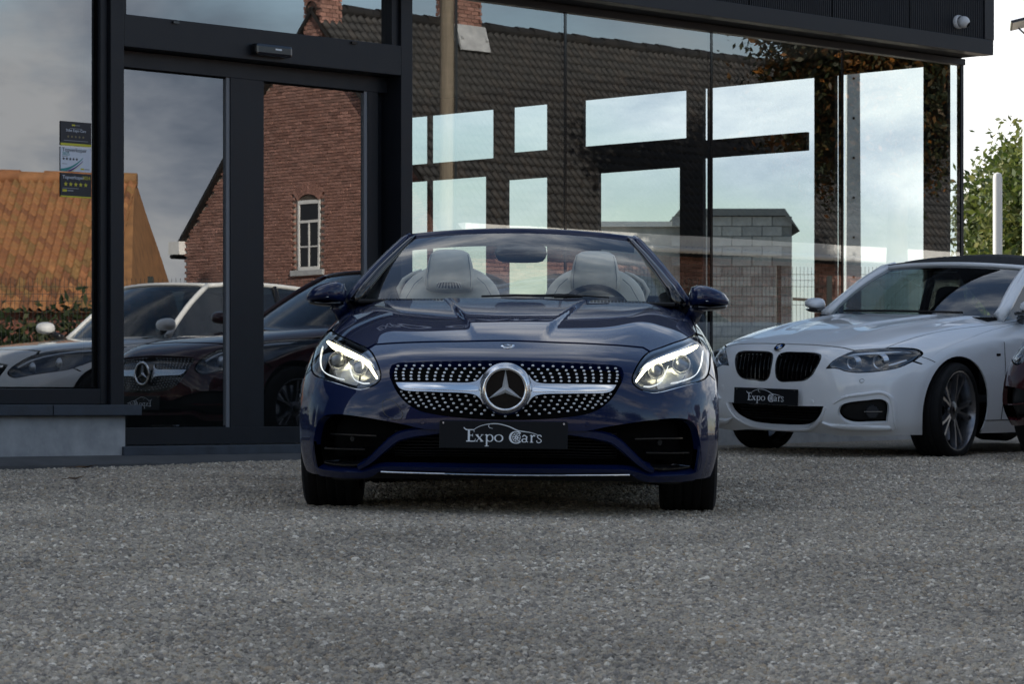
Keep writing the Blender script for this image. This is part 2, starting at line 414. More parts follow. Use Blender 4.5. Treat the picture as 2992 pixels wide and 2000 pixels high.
# ---------------------------------------------------------------- materials
def paint(name, col, metal=.0, rough=.35, flake=0.0):
    m = mat(name, col, rough, metal, coat=1.0, coat_rough=.012)
    nt = m.node_tree; b = nt.nodes['Principled BSDF']; L = nt.links.new
    tc = N(nt, 'ShaderNodeTexCoord')
    if flake:
        v = N(nt, 'ShaderNodeTexVoronoi', ins={'Scale': 900}); L(tc.outputs['Object'], v.inputs['Vector'])
        bp = N(nt, 'ShaderNodeBump', ins={'Strength': flake, 'Distance': .001}); L(v.outputs['Distance'], bp.inputs['Height']); L(bp.outputs[0], b.inputs['Normal'])
    n = N(nt, 'ShaderNodeTexNoise', ins={'Scale': 9, 'Detail': 6}); L(tc.outputs['Object'], n.inputs['Vector'])
    mr = N(nt, 'ShaderNodeMapRange', ins={'From Min': .45, 'From Max': .8, 'To Min': .004, 'To Max': .025}); L(n.outputs[0], mr.inputs[0]); L(mr.outputs[0], b.inputs['Coat Roughness'])
    return m
M_BLUE = paint('deep blue car paint', (.0005, .0070, .046), 0, .5, .0); M_BLUE.node_tree.nodes['Principled BSDF'].inputs['Specular IOR Level'].default_value = .12
M_WHITE = paint('white car paint', (.79, .81, .83), 0, .4)
M_RED = paint('dark red car paint', (.040, .002, .005), 0, .5); M_RED.node_tree.nodes['Principled BSDF'].inputs['Specular IOR Level'].default_value = .12
M_SILVERP = paint('off white car paint', (.72, .72, .70), 0, .4)
M_BLK = vary(mat('satin black plastic', (.005, .005, .0055), .5, spec=.3), 30, .3)
M_GBLK = mat('gloss black plastic', (.006, .006, .007), .12, coat=.6)
M_VOID = mat('unlit black cavity', (.003, .003, .003), .9, spec=.1)
M_EMB = mat('black emblem face', (.004, .004, .005), .25, spec=.25)
M_RUB = vary(mat('tyre rubber', (.007, .007, .0075), .8, spec=.3), 25, .35, bump=.1)
M_CHR = mat('polished chrome', (.86, .87, .88), .06, 1)
M_SAT = mat('satin silver trim', (.62, .64, .67), .26, 1)
M_STAR = mat('bright star facet', (.88, .90, .92), .32, .6)
M_PIN = mat('silver grille pin', (.95, .96, .97), .22, .4)
M_ALU = mat('dark alloy wheel', (.23, .235, .25), .25, .9)
M_LEA = vary(mat('pale grey leather', (.68, .64, .54), .55), 5, .12, bump=.12, bscale=160)
M_LEAS = mat('leather seam', (.17, .19, .19), .7)
M_DASH = vary(mat('dark soft dashboard', (.009, .010, .013), .65, spec=.3), 40, .3)
M_FAB = vary(mat('black soft top canvas', (.004, .004, .005), .9), 60, .4, bump=.2, bscale=400)
M_DRL = mat('lit running light', (1, 1, 1), .4, emit=(1, .90, .55), estr=6.5)
M_DRL2 = mat('lit light guide', (1, 1, 1), .4, emit=(.95, 1, 1), estr=.55)
M_LENSR = mat('bright headlamp reflector', (.62, .65, .69), .3, .8)
M_LREF = mat('grey headlamp reflector', (.34, .36, .39), .35, .35)
M_LAMPB = mat('headlamp bezel', (.05, .055, .065), .25, .5)
M_LENS = glass('clear headlamp lens', (.93, .95, .97), .03, .75)
M_WSG = glass('windscreen glass', (.78, .82, .81), .04, .8)
M_WSGD = glass('tinted car window', (.20, .25, .27), .05, .9)
M_PLT = mat('black number plate', (.006, .007, .009), .5, spec=.2)
M_LET = mat('white print', (.72, .76, .80), .5)
M_BADGEB = mat('badge blue', (.02, .10, .35), .2, coat=1)
M_BADGEW = mat('badge white', (.75, .78, .8), .25, coat=1)
M_ORG = mat('amber lens', (.6, .2, .02), .2, coat=1)
# building
M_ANT = vary(mat('anthracite frame', (.0075, .0095, .014), .42, spec=.35), 14, .12, rough=.06)
M_ANT2 = vary(mat('anthracite ribbed cladding', (.009, .0115, .0165), .5, spec=.35), 3, .12)
M_SILL = vary(mat('bluestone sill', (.035, .045, .060), .5), 9, .3, bump=.15)
M_CONC = vary(mat('raw concrete plinth', (.36, .375, .385), .85), 7, .22, bump=.35, bscale=35, col2=(.45, .46, .46))
M_APR = vary(mat('worn concrete strip', (.085, .085, .085), .85), 6, .3, bump=.3, bscale=60)
M_FGL = glass('showroom glass', (.87, .94, .945), .19, .8, wave=.10, wscale=1.1)
M_DGLS = glass('coated door glass', (.62, .70, .72), .26, .8, wave=.10, wscale=1.1)
M_FGL2 = glass('rear showroom glass', (.94, .98, .98), .03, .5)
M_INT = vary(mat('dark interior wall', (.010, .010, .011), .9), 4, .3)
M_INTF = vary(mat('dark interior floor', (.02, .02, .02), .5), 4, .3)

# ---------------------------------------------------------------- ground
def gz(x, y):
    x = np.asarray(x, float); y = np.asarray(y, float)
    z = .017*(np.clip(y, 2, 27)-13.1)
    z = z - .012*np.clip(x, -4, 4)*(1-sstep(14.6, 17.5, y))*sstep(-30, 2, y)
    return z + .030*np.exp(-((x-1.6)**2+(y-20.9)**2)/.8)
def gzf(x, y): return float(gz(np.array([x]), np.array([y]))[0])
xs = np.concatenate([[-500, -200, -80, -40, -20, -12, -9], np.arange(-7, 9.01, .25), [11, 14, 18, 25, 40, 80, 200, 500]])
ys = np.concatenate([[-500, -200, -80, -30, -12, -4, 0, 2, 3, 4], np.arange(5, 25.01, .25), [26, 27, 30, 36, 45, 60, 100, 200, 600]])
X, Y = np.meshgrid(xs, ys); Z = gz(X, Y) + .006*np.sin(X*2.1+Y*1.3)*np.sin(Y*1.7-X*.6)
nx = len(xs); vs = np.stack([X.ravel(), Y.ravel(), Z.ravel()], 1)
fs = [(j*nx+i, j*nx+i+1, (j+1)*nx+i+1, (j+1)*nx+i) for j in range(len(ys)-1) for i in range(nx-1)]
M_GRV = mat('fine crushed stone', (.2, .2, .2), .95)
def gravel_mat(m, inst):
    nt = m.node_tree; b = nt.nodes['Principled BSDF']; L = nt.links.new
    geo = N(nt, 'ShaderNodeNewGeometry'); pos = geo.outputs['Position']
    v = N(nt, 'ShaderNodeTexVoronoi', ins={'Scale': 105}); v2 = N(nt, 'ShaderNodeTexVoronoi', ins={'Scale': 190})
    big = N(nt, 'ShaderNodeTexNoise', ins={'Scale': .8, 'Detail': 5, 'Roughness': .6})
    for n in (v, v2, big): L(pos, n.inputs['Vector'])
    if inst:
        oi = N(nt, 'ShaderNodeObjectInfo'); fac = oi.outputs['Random']
    else:
        s = N(nt, 'ShaderNodeSeparateColor'); L(v.outputs['Color'], s.inputs[0]); fac = s.outputs[0]
    cr = N(nt, 'ShaderNodeValToRGB'); e = cr.color_ramp.elements
    cols = [(0, (.085, .085, .088)), (.25, (.16, .155, .150)), (.5, (.215, .208, .198)), (.72, (.25, .238, .215)), (.84, (.20, .165, .125)), (.93, (.33, .32, .31)), (1, (.45, .45, .44))]
    while len(e) < len(cols): e.new(.5)
    for i, (p, q_) in enumerate(cols): e[i].position = p; e[i].color = (.070+q_[0]*1.75, .062+q_[1]*1.58, .052+q_[2]*1.33, 1)
    L(fac, cr.inputs[0])
    mr = N(nt, 'ShaderNodeMapRange', ins={'From Min': .3, 'From Max': .7, 'To Min': .76, 'To Max': 1.17}); L(big.outputs[0], mr.inputs[0])
    mm = N(nt, 'ShaderNodeMix', data_type='RGBA', blend_type='MULTIPLY'); mm.inputs[0].default_value = 1
    L(cr.outputs[0], mm.inputs[6]); L(mr.outputs[0], mm.inputs[7]); L(mm.outputs[2], b.inputs['Base Color'])
    b.inputs['Specular IOR Level'].default_value = .25
    ad = N(nt, 'ShaderNodeMath', operation='ADD'); L(v.outputs['Distance'], ad.inputs[0]); L(v2.outputs['Distance'], ad.inputs[1])
    bp = N(nt, 'ShaderNodeBump', ins={'Strength': .35 if inst else .9, 'Distance': .006 if inst else .010}); bp.invert = True
    L(ad.outputs[0], bp.inputs['Height']); L(bp.outputs[0], b.inputs['Normal'])
gravel_mat(M_GRV, False)
M_STN = mat('loose stone', (.2, .2, .2), .9); gravel_mat(M_STN, True)
me = bpy.data.meshes.new('gravel_yard'); me.from_pydata([tuple(v) for v in vs], [], fs); me.shade_smooth()
ground = tag(link('gravel_yard', me, M_GRV), 'grey gravel yard sloping up to the showroom', None, None, 'structure')

def stones(name, y0, y1, dens, smin, smax, seed, variants=6):
    """loose stones scattered over a strip of the yard (geometry nodes)"""
    a = []; n = 30; m = 24
    for j in range(m+1):
        y = y0+(y1-y0)*j/m
        for i in range(n+1):
            x = (-.205+.425*i/n)*y + (-.25+.5*i/n); a.append((x, y, gzf(x, y)+.006*math.sin(x*2.1+y*1.3)*math.sin(y*1.7-x*.6)))
    me = bpy.data.meshes.new(name); me.from_pydata(a, [], [(j*(n+1)+i, j*(n+1)+i+1, (j+1)*(n+1)+i+1, (j+1)*(n+1)+i) for j in range(m) for i in range(n)])
    o = link(name, me, M_STN); tag(o, 'loose grey crushed stones covering the yard', None, None, 'stuff')
    g = bpy.data.node_groups.new(name, 'GeometryNodeTree'); L = g.links.new
    g.interface.new_socket('Geometry', in_out='INPUT', socket_type='NodeSocketGeometry'); g.interface.new_socket('Geometry', in_out='OUTPUT', socket_type='NodeSocketGeometry')
    gi = g.nodes.new('NodeGroupInput'); go = g.nodes.new('NodeGroupOutput')
    dp = g.nodes.new('GeometryNodeDistributePointsOnFaces'); dp.inputs['Seed'].default_value = seed
    no = g.nodes.new('ShaderNodeTexNoise'); no.inputs['Scale'].default_value = 1.3; no.inputs['Detail'].default_value = 4
    mr = g.nodes.new('ShaderNodeMapRange'); mr.inputs[1].default_value = .35; mr.inputs[2].default_value = .65; mr.inputs[3].default_value = dens*.65; mr.inputs[4].default_value = dens*1.3
    L(no.outputs[0], mr.inputs[0]); L(mr.outputs[0], dp.inputs['Density'])
    js = g.nodes.new('GeometryNodeJoinGeometry')
    for k in range(variants):
        ic = g.nodes.new('GeometryNodeMeshIcoSphere'); ic.inputs['Radius'].default_value = 1; ic.inputs['Subdivisions'].default_value = 2
        sp = g.nodes.new('GeometryNodeSetPosition'); nn = g.nodes.new('ShaderNodeTexNoise'); nn.noise_dimensions = '4D'
        nn.inputs['W'].default_value = k*7.3+seed; nn.inputs['Scale'].default_value = .9; nn.inputs['Detail'].default_value = 1
        vm = g.nodes.new('ShaderNodeVectorMath'); vm.operation = 'MULTIPLY_ADD'; vm.inputs[1].default_value = (1.9, 1.9, 1.5); vm.inputs[2].default_value = (-.95, -.95, -.75)
        L(nn.outputs['Color'], vm.inputs[0]); L(vm.outputs[0], sp.inputs['Offset']); L(ic.outputs[0], sp.inputs['Geometry'])
        gi2 = g.nodes.new('GeometryNodeGeometryToInstance'); L(sp.outputs[0], gi2.inputs[0]); L(gi2.outputs[0], js.inputs[0])
    ip = g.nodes.new('GeometryNodeInstanceOnPoints'); ip.inputs['Pick Instance'].default_value = True
    ri = g.nodes.new('FunctionNodeRandomValue'); ri.data_type = 'INT'; ri.inputs[4].default_value = 0; ri.inputs[5].default_value = variants-1
    rr = g.nodes.new('FunctionNodeRandomValue'); rr.data_type = 'FLOAT_VECTOR'; rr.inputs[0].default_value = (0, 0, 0); rr.inputs[1].default_value = (6.28, 6.28, 6.28)
    rs = g.nodes.new('FunctionNodeRandomValue'); rs.data_type = 'FLOAT'; rs.inputs[2].default_value = 0; rs.inputs[3].default_value = 1; rs.inputs[8].default_value = seed+4
    pw = g.nodes.new('ShaderNodeMath'); pw.operation = 'POWER'; pw.inputs[1].default_value = 2.6
    sm = g.nodes.new('ShaderNodeMapRange'); sm.inputs[3].default_value = smin; sm.inputs[4].default_value = smax
    L(rs.outputs[1], pw.inputs[0]); L(pw.outputs[0], sm.inputs[0])
    cs = g.nodes.new('ShaderNodeCombineXYZ'); fl = g.nodes.new('ShaderNodeMath'); fl.operation = 'MULTIPLY'; fl.inputs[1].default_value = .88
    L(sm.outputs[0], cs.inputs[0]); L(sm.outputs[0], cs.inputs[1]); L(sm.outputs[0], fl.inputs[0]); L(fl.outputs[0], cs.inputs[2])
    st = g.nodes.new('GeometryNodeSetMaterial'); st.inputs['Material'].default_value = M_STN
    L(gi.outputs[0], dp.inputs['Mesh']); L(dp.outputs['Points'], ip.inputs['Points']); L(js.outputs[0], ip.inputs['Instance'])
    L(ri.outputs[2], ip.inputs['Instance Index']); L(rr.outputs[0], ip.inputs['Rotation']); L(cs.outputs[0], ip.inputs['Scale'])
    L(ip.outputs[0], st.inputs[0]); L(st.outputs[0], go.inputs[0])
    md = o.modifiers.new('scatter', 'NODES'); md.node_group = g
    return o
stones('gravel', 5.2, 8.6, 15500, .0030, .0098, 1)
stones('gravel', 8.6, 13.0, 8500, .0036, .0105, 2)
stones('gravel', 13.0, 17.2, 4500, .0045, .012, 3)
stones('gravel', 17.2, 20.6, 2600, .005, .012, 4)
stones('gravel', 5.2, 16.0, 40, .010, .016, 5)

# ---------------------------------------------------------------- showroom (facade along s, outward o; facade line y = x + 20.75)
q7 = math.sqrt(.5)
FK, FC = 1.0247, 20.75
def fw(s, o, z): return Vector((FK*(s+o)*q7, FC+FK*(s-o)*q7, .442+(z-.442)*FK))
show = empty('showroom', fw(2, -3, .1), label='dark glazed car showroom with anthracite frames and ribbed fascia', cat='building')
bpy.context.view_layer.update()
def fbox(name, s0, s1, o0, o1, z0, z1, m, parent=None, bevel=0):
    p = parent or show
    off = Vector(show.location)
    mb = MB()
    vs = [fw(a, b, c)-off for a, b, c in ((s0, o0, z0), (s1, o0, z0), (s1, o1, z0), (s0, o1, z0), (s0, o0, z1), (s1, o0, z1), (s1, o1, z1), (s0, o1, z1))]
    mb.add(vs, [(0, 3, 2, 1), (4, 5, 6, 7), (0, 1, 5, 4), (1, 2, 6, 5), (2, 3, 7, 6), (3, 0, 4, 7)])
    return mb.build(name, m, p, bevel=bevel)
def fpane(name, s0, s1, o, z0, z1, m, parent=None):
    off = Vector(show.location)
    return MB().add([fw(s0, o, z0)-off, fw(s1, o, z0)-off, fw(s1, o, z1)-off, fw(s0, o, z1)-off], [(0, 1, 2, 3)]).build(name, m, parent or show)
SL = -9.0
# plinth, sill and left window
fbox('concrete_plinth', SL, -3.335, -.25, .10, -.15, .388, M_CONC, bevel=.004)
fbox('window_sill', SL, -3.255, -.02, .155, .390, .452, M_SILL, bevel=.004)
lw = empty('window'); lw.parent = show
fbox('frame', SL, -3.475, -.05, .045, .455, .545, M_ANT, lw, .003)
fbox('frame', -3.475, -3.425, -.05, .045, .455, 3.12, M_ANT, lw, .003)
fbox('frame', SL, -3.475, -.05, .045, 3.12, 3.19, M_ANT, lw, .003)
fpane('pane', SL, -3.475, .0, .545, 3.12, M_DGLS, lw)
fbox('gasket', SL, -3.476, .002, .012, .546, .556, M_VOID, lw); fbox('gasket', -3.486, -3.476, .002, .012, .557, 3.11, M_VOID, lw)
for s in (-3.9, -4.9, -5.9): fbox('sill_joint', s-.003, s+.003, .1555, .1565, .392, .450, M_VOID)
# entrance: posts, header, transom, sliding leaves
ent = empty('entrance'); ent.parent = show
fbox('post', -3.423, -3.325, -.20, .075, .20, 3.19, M_ANT, ent, .004)
fbox('post', -1.085, -.985, -.20, .075, .20, 3.19, M_ANT, ent, .004)
fbox('header', -3.324, -1.086, -.12, .074, 2.580, 2.772, M_ANT, ent, .004)
fbox('frame', -3.324, -1.086, -.03, .05, 3.13, 3.19, M_ANT, ent, .003)
fbox('frame', -3.324, -3.29, -.03, .05, 2.773, 3.13, M_ANT, ent)
fbox('frame', -1.145, -1.086, -.03, .05, 2.773, 3.13, M_ANT, ent)
fpane('transom_pane', -3.29, -1.145, .0, 2.773, 3.13, M_DGLS, ent)
fbox('threshold', -3.36, -1.05, -.2, .12, .150, .205, M_SILL, ent, .004)
for s in (-2.94, -1.50): fbox('drain_cap', s-.022, s+.022, .075, .088, 2.748, 2.762, M_GBLK, ent)
fbox('sensor_case', -2.352, -2.058, .075, .135, 2.608, 2.680, M_GBLK, ent, .018)
fbox('sensor_mark', -2.20, -2.15, .1355, .1365, 2.645, 2.655, M_LET, ent)
for (a, b, g0, g1, o) in ((-3.324, -2.257, -3.290, -2.405, -.075), (-2.253, -1.086, -2.131, -1.253, -.082)):
    lf = empty('door_leaf'); lf.parent = show
    fbox('leaf_rail', a, b, o-.025, o+.025, 2.475, 2.575, M_ANT, lf, .002)
    fbox('leaf_rail', a, b, o-.025, o+.025, .212, .315, M_ANT, lf, .002)
    fbox('leaf_stile', a, g0, o-.024, o+.024, .315, 2.475, M_ANT, lf, .002)
    fbox('leaf_stile', g1, b if b < -2 else -1.165, o-.024, o+.024, .315, 2.475, M_ANT, lf, .002)
    if b > -2: fbox('jamb', -1.164, -1.086, o-.09, o-.03, .212, 2.575, M_ANT, lf)
    fbox('glazing_bead', g1-.028, g1, o-.012, o+.016, .315, 2.475, mat('grey glazing bead', (.16, .17, .19), .4), lf)
    fpane('pane', g0, g1, o, .315, 2.475, M_DGLS, lf)
    for c0, c1, d0, d1 in ((g0, g1-.029, .316, .324), (g0, g1-.029, 2.466, 2.474), (g0+.001, g0+.009, .325, 2.465)): fbox('gasket', c0, c1, o+.002, o+.012, d0, d1, M_VOID, lf)

fbox('door_seam', -2.2565, -2.2535, -.12, -.06, .212, 2.575, M_VOID)
# right-hand glass wall
fbox('concrete_plinth', -.984, 5.03, -.25, .05, -.15, .400, M_CONC, bevel=.004)
fbox('frame', -.984, 5.03, -.04, .035, .402, .470, M_ANT, bevel=.003)
fbox('frame', -.984, 5.03, -.04, .035, 3.14, 3.19, M_ANT, bevel=.003)
J = [-.984, .5155, 2.031, 3.529, 5.010]
for i in range(4):
    fpane('pane', J[i]+.006, J[i+1]-.006, 0, .470, 3.14, M_FGL)
    if i: fbox('glass_joint', J[i]-.011, J[i]+.011, -.03, .004, .470, 3.14, M_GBLK)
fbox('corner_post', 5.010, 5.045, -.035, .006, .402, 3.19, M_ANT)
# ribbed fascia with panels, soffit and trims
edges = [-9.1, -8.16, -7.22, -6.28, -5.34, -4.40, -3.46, -2.52, -1.58, -.64, .22, 1.16, 2.10, 3.04, 3.97, 4.91]
off = Vector(show.location)
def rib_panel(s0, s1):
    n = int(round((s1-s0)/.024)); pr = []
    for k in range(n):
        a = s0+.006+(s1-s0-.012)*k/n; w_ = (s1-s0-.012)/n
        pr += [(a, .300), (a+w_*.35, .300), (a+w_*.45, .293), (a+w_*.9, .293)]
    pr.append((s1-.006, .300))
    vs = [fw(s, o, 3.315)-off for s, o in pr]+[fw(s, o, 4.45)-off for s, o in pr]; m = len(pr)
    return MB().add(vs, [(i, i+1, m+i+1, m+i) for i in range(m-1)]).build('cladding_panel', M_ANT2, show)
for a, b in zip(edges, edges[1:]): rib_panel(a, b)
fbox('fascia_core', -9.1, 4.91, -.1, .285, 3.30, 4.44, M_VOID)
fbox('fascia_trim', -9.1, 5.02, .20, .312, 3.195, 3.312, M_ANT, bevel=.004)
fbox('fascia_trim', -9.1, 5.02, -.1, .33, 4.452, 4.51, M_ANT, bevel=.004)
fbox('corner_trim', 4.912, 5.035, -.1, .308, 3.314, 4.45, M_ANT, bevel=.004)
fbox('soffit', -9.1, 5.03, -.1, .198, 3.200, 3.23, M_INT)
fbox('roof', -9.1, 5.02, -7.6, -.102, 4.3, 4.38, M_ANT)
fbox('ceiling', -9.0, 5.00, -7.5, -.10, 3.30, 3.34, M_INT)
fbox('floor', -9.0, 5.00, -7.5, -.26, .10, .200, M_INTF)
# unseen tall block added at the far left end to throw shade over the yard
fbox('shade_block', -16, -8.45, -7, .0, 3.9, 8.6, M_ANT2)
fbox('end_wall', -16, -9.0, -7.0, .05, -.1, 3.9, M_ANT2)
# rear glazed wall: runs from the corner along +(-q7,q7); t metres from the corner
def rbox(name, t0, t1, z0, z1, m, o0=-.05, o1=-.01):
    # at s = 5.03 + o, depth -t
    return fbox(name, 5.03+o0, 5.03+o1, -t1, -t0, z0, z1, m)
R_OPEN = [(.02, .105, .5, 3.155), (.342, 1.244, .5, 3.155), (1.46, 2.68, .5, 3.155), (2.869, 4.093, 2.745, 3.155), (2.944, 3.907, .5, 2.50), (4.536, 4.984, 2.745, 3.155), (4.536, 5.051, .5, 2.50),
          (5.221, 6.06, 2.71, 3.155), (6.10, 6.936, 2.71, 3.155), (5.317, 6.06, .5, 2.55), (6.10, 6.936, .5, 2.55)]
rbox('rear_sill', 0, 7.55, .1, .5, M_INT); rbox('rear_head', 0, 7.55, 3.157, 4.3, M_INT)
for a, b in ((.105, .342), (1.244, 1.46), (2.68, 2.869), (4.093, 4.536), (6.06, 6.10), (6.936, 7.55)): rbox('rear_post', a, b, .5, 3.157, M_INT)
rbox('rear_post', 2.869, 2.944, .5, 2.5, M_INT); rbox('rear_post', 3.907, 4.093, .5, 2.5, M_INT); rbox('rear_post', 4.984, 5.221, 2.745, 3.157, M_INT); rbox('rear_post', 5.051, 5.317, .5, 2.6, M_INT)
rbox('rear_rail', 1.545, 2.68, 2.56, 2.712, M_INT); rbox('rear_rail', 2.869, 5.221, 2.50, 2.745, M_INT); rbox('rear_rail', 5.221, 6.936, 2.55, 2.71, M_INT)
for a, b, c, d in R_OPEN:
    offv = Vector(show.location)
    MB().add([fw(5.005, -a, c)-offv, fw(5.005, -b, c)-offv, fw(5.005, -b, d)-offv, fw(5.005, -a, d)-offv], [(0, 1, 2, 3)]).build('rear_pane', M_FGL2, show)
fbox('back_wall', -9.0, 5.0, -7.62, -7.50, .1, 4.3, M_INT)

# ---------------------------------------------------------------- concrete strip along the facade, stickers, cameras
mb = MB(); pr = [(.02, .165), (.38, .115), (.40, .108), (.40, -.05)]
vs = [fw(-9, o, z) for o, z in pr]+[fw(5.2, o, z) for o, z in pr]
mb.add(vs, [(i, i+1, 5+i, 4+i) for i in range(3)])
tag(mb.build('concrete_strip', M_APR), 'worn concrete strip along the foot of the showroom', None, None, 'structure')

def text_mesh(name, s, size, m, parent, M, align='LEFT', th=.0004):
    c = bpy.data.curves.new(name, 'FONT'); c.body = s; c.size = size; c.align_x = align; c.extrude = th; c.resolution_u = 3
    t = bpy.data.objects.new('t', c); COL.objects.link(t); bpy.context.view_layer.update()
    me = bpy.data.meshes.new_from_object(t); bpy.data.objects.remove(t)
    me.name = name; o = link(name, me, m, parent); o.matrix_local = M; return o
# sticker frame: local x along facade, local z up, front = -y  ->  facade outward
def facade_empty(name, s, o, z, **k):
    e = empty(name, fw(s, o, z), R(45), **k); return e
TXT = Matrix.Rotation(math.pi/2, 4, 'X')
M_NAVY = mat('dark sticker print', (.012, .014, .022), .4); M_YEL = mat('yellow print', (.55, .50, .03), .45); M_WHT = mat('white sticker', (.62, .66, .74), .4)
M_GREY = mat('grey print', (.25, .26, .28), .5); M_TEAL = mat('teal print', (.03, .25, .24), .45); M_PUR = mat('purple print', (.06, .02, .16), .45); M_DGOLD = mat('dull gold print', (.22, .18, .08), .5)
def star_row(parent, x0, z, r, gap, m, n=4.5, name='star'):
    for k in range(5):
        half = k >= n-.5+.01 and n % 1
        pts = [(r*(1 if j % 2 == 0 else .42)*math.sin(j*math.pi/5), r*(1 if j % 2 == 0 else .42)*math.cos(j*math.pi/5)) for j in range(10)]
        if half: pts = [p for p in pts if p[0] >= -1e-6]; pts = [(0, r)] + [p for p in pts if p not in ((0, r),)] if pts[0] != (0, r) else pts
        c = (x0+k*gap, z)
        MB().add([(c[0]+p[0], -.0026, c[1]+p[1]) for p in pts], [tuple(range(len(pts)))]).build(name, m, parent)
def sticker(z, label, base):
    e = facade_empty('window_sticker', -3.626, .004, z, label=label, cat='sticker', group='stickers on the showroom window')
    MB().box((-.114, -.0015, -.0725), (.114, .0, .0725)).build('backing', base, e); return e
def tx(e, n, s, size, m, x, z, al='LEFT'): return text_mesh(n, s, size, m, e, Matrix.Translation((x, -.0026, z)) @ TXT, al)
st = sticker(2.044, 'dark window sticker with dim stars, topmost of the three', M_NAVY)
MB().box((-.114, -.0024, -.0725), (.114, -.0016, -.058)).build('stripe', M_YEL, st)
tx(st, 'lettering', 'Stibe Expo Cars', .023, M_WHT, 0, .012, 'CENTER'); star_row(st, -.058, -.018, .010, .028, M_DGOLD)
MB().box((-.030, -.0024, .047), (-.006, -.0016, .056)).build('mark', M_YEL, st); MB().box((-.004, -.0024, .049), (.028, -.0016, .053)).build('mark', M_GREY, st)
MB().box((-.045, -.0024, .030), (.045, -.0016, .033)).build('small_print', M_GREY, st); MB().box((-.09, -.0024, -.044), (.09, -.0016, -.0405)).build('small_print', M_GREY, st)
st = sticker(1.893, 'white window sticker with black stars and coloured swoosh, middle one of the three', M_WHT)
tx(st, 'lettering', 'Topverkoper', .034, M_NAVY, -.103, .046); tx(st, 'lettering', '2025', .028, M_TEAL, -.103, .023); star_row(st, -.092, .002, .011, .0245, M_NAVY)
MB().box((-.103, -.0024, .014), (-.06, -.0016, .017)).build('small_print', M_GREY, st); MB().box((-.103, -.0024, -.030), (-.065, -.0016, -.027)).build('small_print', M_GREY, st)
for m_, a0, w_, dz in ((M_TEAL, -.058, .022, 0), (M_PUR, -.0735, .018, -.012), (M_YEL, -.085, .006, -.022)):
    q = []; qq = []
    for i in range(17):
        t = i/16; x = -.113+.165*t; z = max(-.0722, a0+dz*.2+.066*t*t+.006*t); q.append((x, -.0022, max(-.0722, z))); qq.append((x, -.0022, max(-.0722, z-w_*(1-.75*t))))
    MB().add(q+qq, [(i, i+1, 18+i, 17+i) for i in range(16)]).build('swoosh', m_, st)
MB().box((.035, -.0024, -.060), (.060, -.0016, -.050)).build('mark', M_YEL, st); MB().box((.063, -.0024, -.058), (.100, -.0016, -.053)).build('mark', M_GREY, st)
st = sticker(1.741, 'dark window sticker with bright yellow stars, lowest of the three', M_NAVY)
MB().box((-.114, -.0024, -.0725), (.114, -.0016, -.064)).build('stripe', M_YEL, st)
tx(st, 'lettering', 'Topverkoper', .030, M_WHT, -.100, .038); tx(st, 'lettering', '2024', .030, M_YEL, .047, .038); star_row(st, -.076, .006, .0155, .037, M_YEL)
MB().box((-.10, -.0024, -.040), (-.068, -.0016, -.026)).build('mark', M_YEL, st); MB().box((-.064, -.0024, -.036), (-.02, -.0016, -.029)).build('mark', M_GREY, st)
MB().box((-.10, -.0024, -.020), (.02, -.0016, -.0165)).build('small_print', M_GREY, st)
# sign letters on the fascia above the entrance
sg = facade_empty('shop_sign', -1.2, .345, 3.95, label='large pale shop sign letters on the fascia over the entrance', cat='sign')
text_mesh('lettering', 'EXPO CARS', .55, M_WHT, sg, Matrix.Translation((0, 0, -.19)) @ TXT, 'CENTER', .02)
for x in (-1.2, 0, 1.2): MB().box((x-.02, .0, -.2), (x+.02, .05, -.16)).build('bracket', M_ANT, sg)
# dome camera
M_CAM = vary(mat('white camera shell', (.62, .63, .64), .4), 12, .12)
cm = facade_empty('security_camera', 4.56, .300, 3.415, label='white dome security camera on the ribbed fascia near the corner', cat='camera')
MB().lathe([(.0001, 0), (.052, 0), (.055, .012), (.052, .03), (.045, .036)], 32, Matrix.Rotation(math.pi/2, 4, 'X')).build('base', M_CAM, cm, smooth=40)
cd_ = Vector((.30, -.78, -.52)).normalized(); cq = Matrix.Translation((.010, -.060, -.004)) @ cd_.to_track_quat('Z', 'Y').to_matrix().to_4x4()
MB().lathe([(.047*math.sin(a), .047*math.cos(a)) for a in np.linspace(.45, math.pi-.01, 14)], 32, cq).build('eyeball', M_CAM, cm, smooth=1)
MB().lathe([(.0001, .0495), (.012, .049), (.0205, .046), (.0235, .030)], 24, cq).build('lens', M_VOID, cm, smooth=40)

# ---------------------------------------------------------------- vegetation
def leaf_mat(name, cols, trans=.35):
    m = rand_mat(name, cols, .6, 0, 3, .3); nt = m.node_tree; b = nt.nodes['Principled BSDF']; L = nt.links.new
    at = N(nt, 'ShaderNodeAttribute', attribute_name='tone'); mm = [n for n in nt.nodes if n.type == 'MIX'][0]
    cr = [n for n in nt.nodes if n.type == 'VALTORGB'][0]
    sp = N(nt, 'ShaderNodeSeparateColor'); L(at.outputs['Color'], sp.inputs[0]); L(sp.outputs[0], cr.inputs[0])
    tr = N(nt, 'ShaderNodeBsdfTranslucent'); mx = N(nt, 'ShaderNodeMixShader'); mx.inputs[0].default_value = trans
    L(mm.outputs[2], tr.inputs[0]); o = [n for n in nt.nodes if n.type == 'OUTPUT_MATERIAL'][0]
    L(b.outputs[0], mx.inputs[1]); L(tr.outputs[0], mx.inputs[2]); L(mx.outputs[0], o.inputs[0]); return m
M_LEAF = leaf_mat('green leaves', [(.03, .055, .010), (.07, .105, .020), (.13, .16, .035), (.20, .20, .06)])
M_LEAFA = leaf_mat('autumn leaves', [(.012, .02, .005), (.02, .03, .008), (.04, .04, .008), (.10, .05, .010), (.26, .10, .014)])
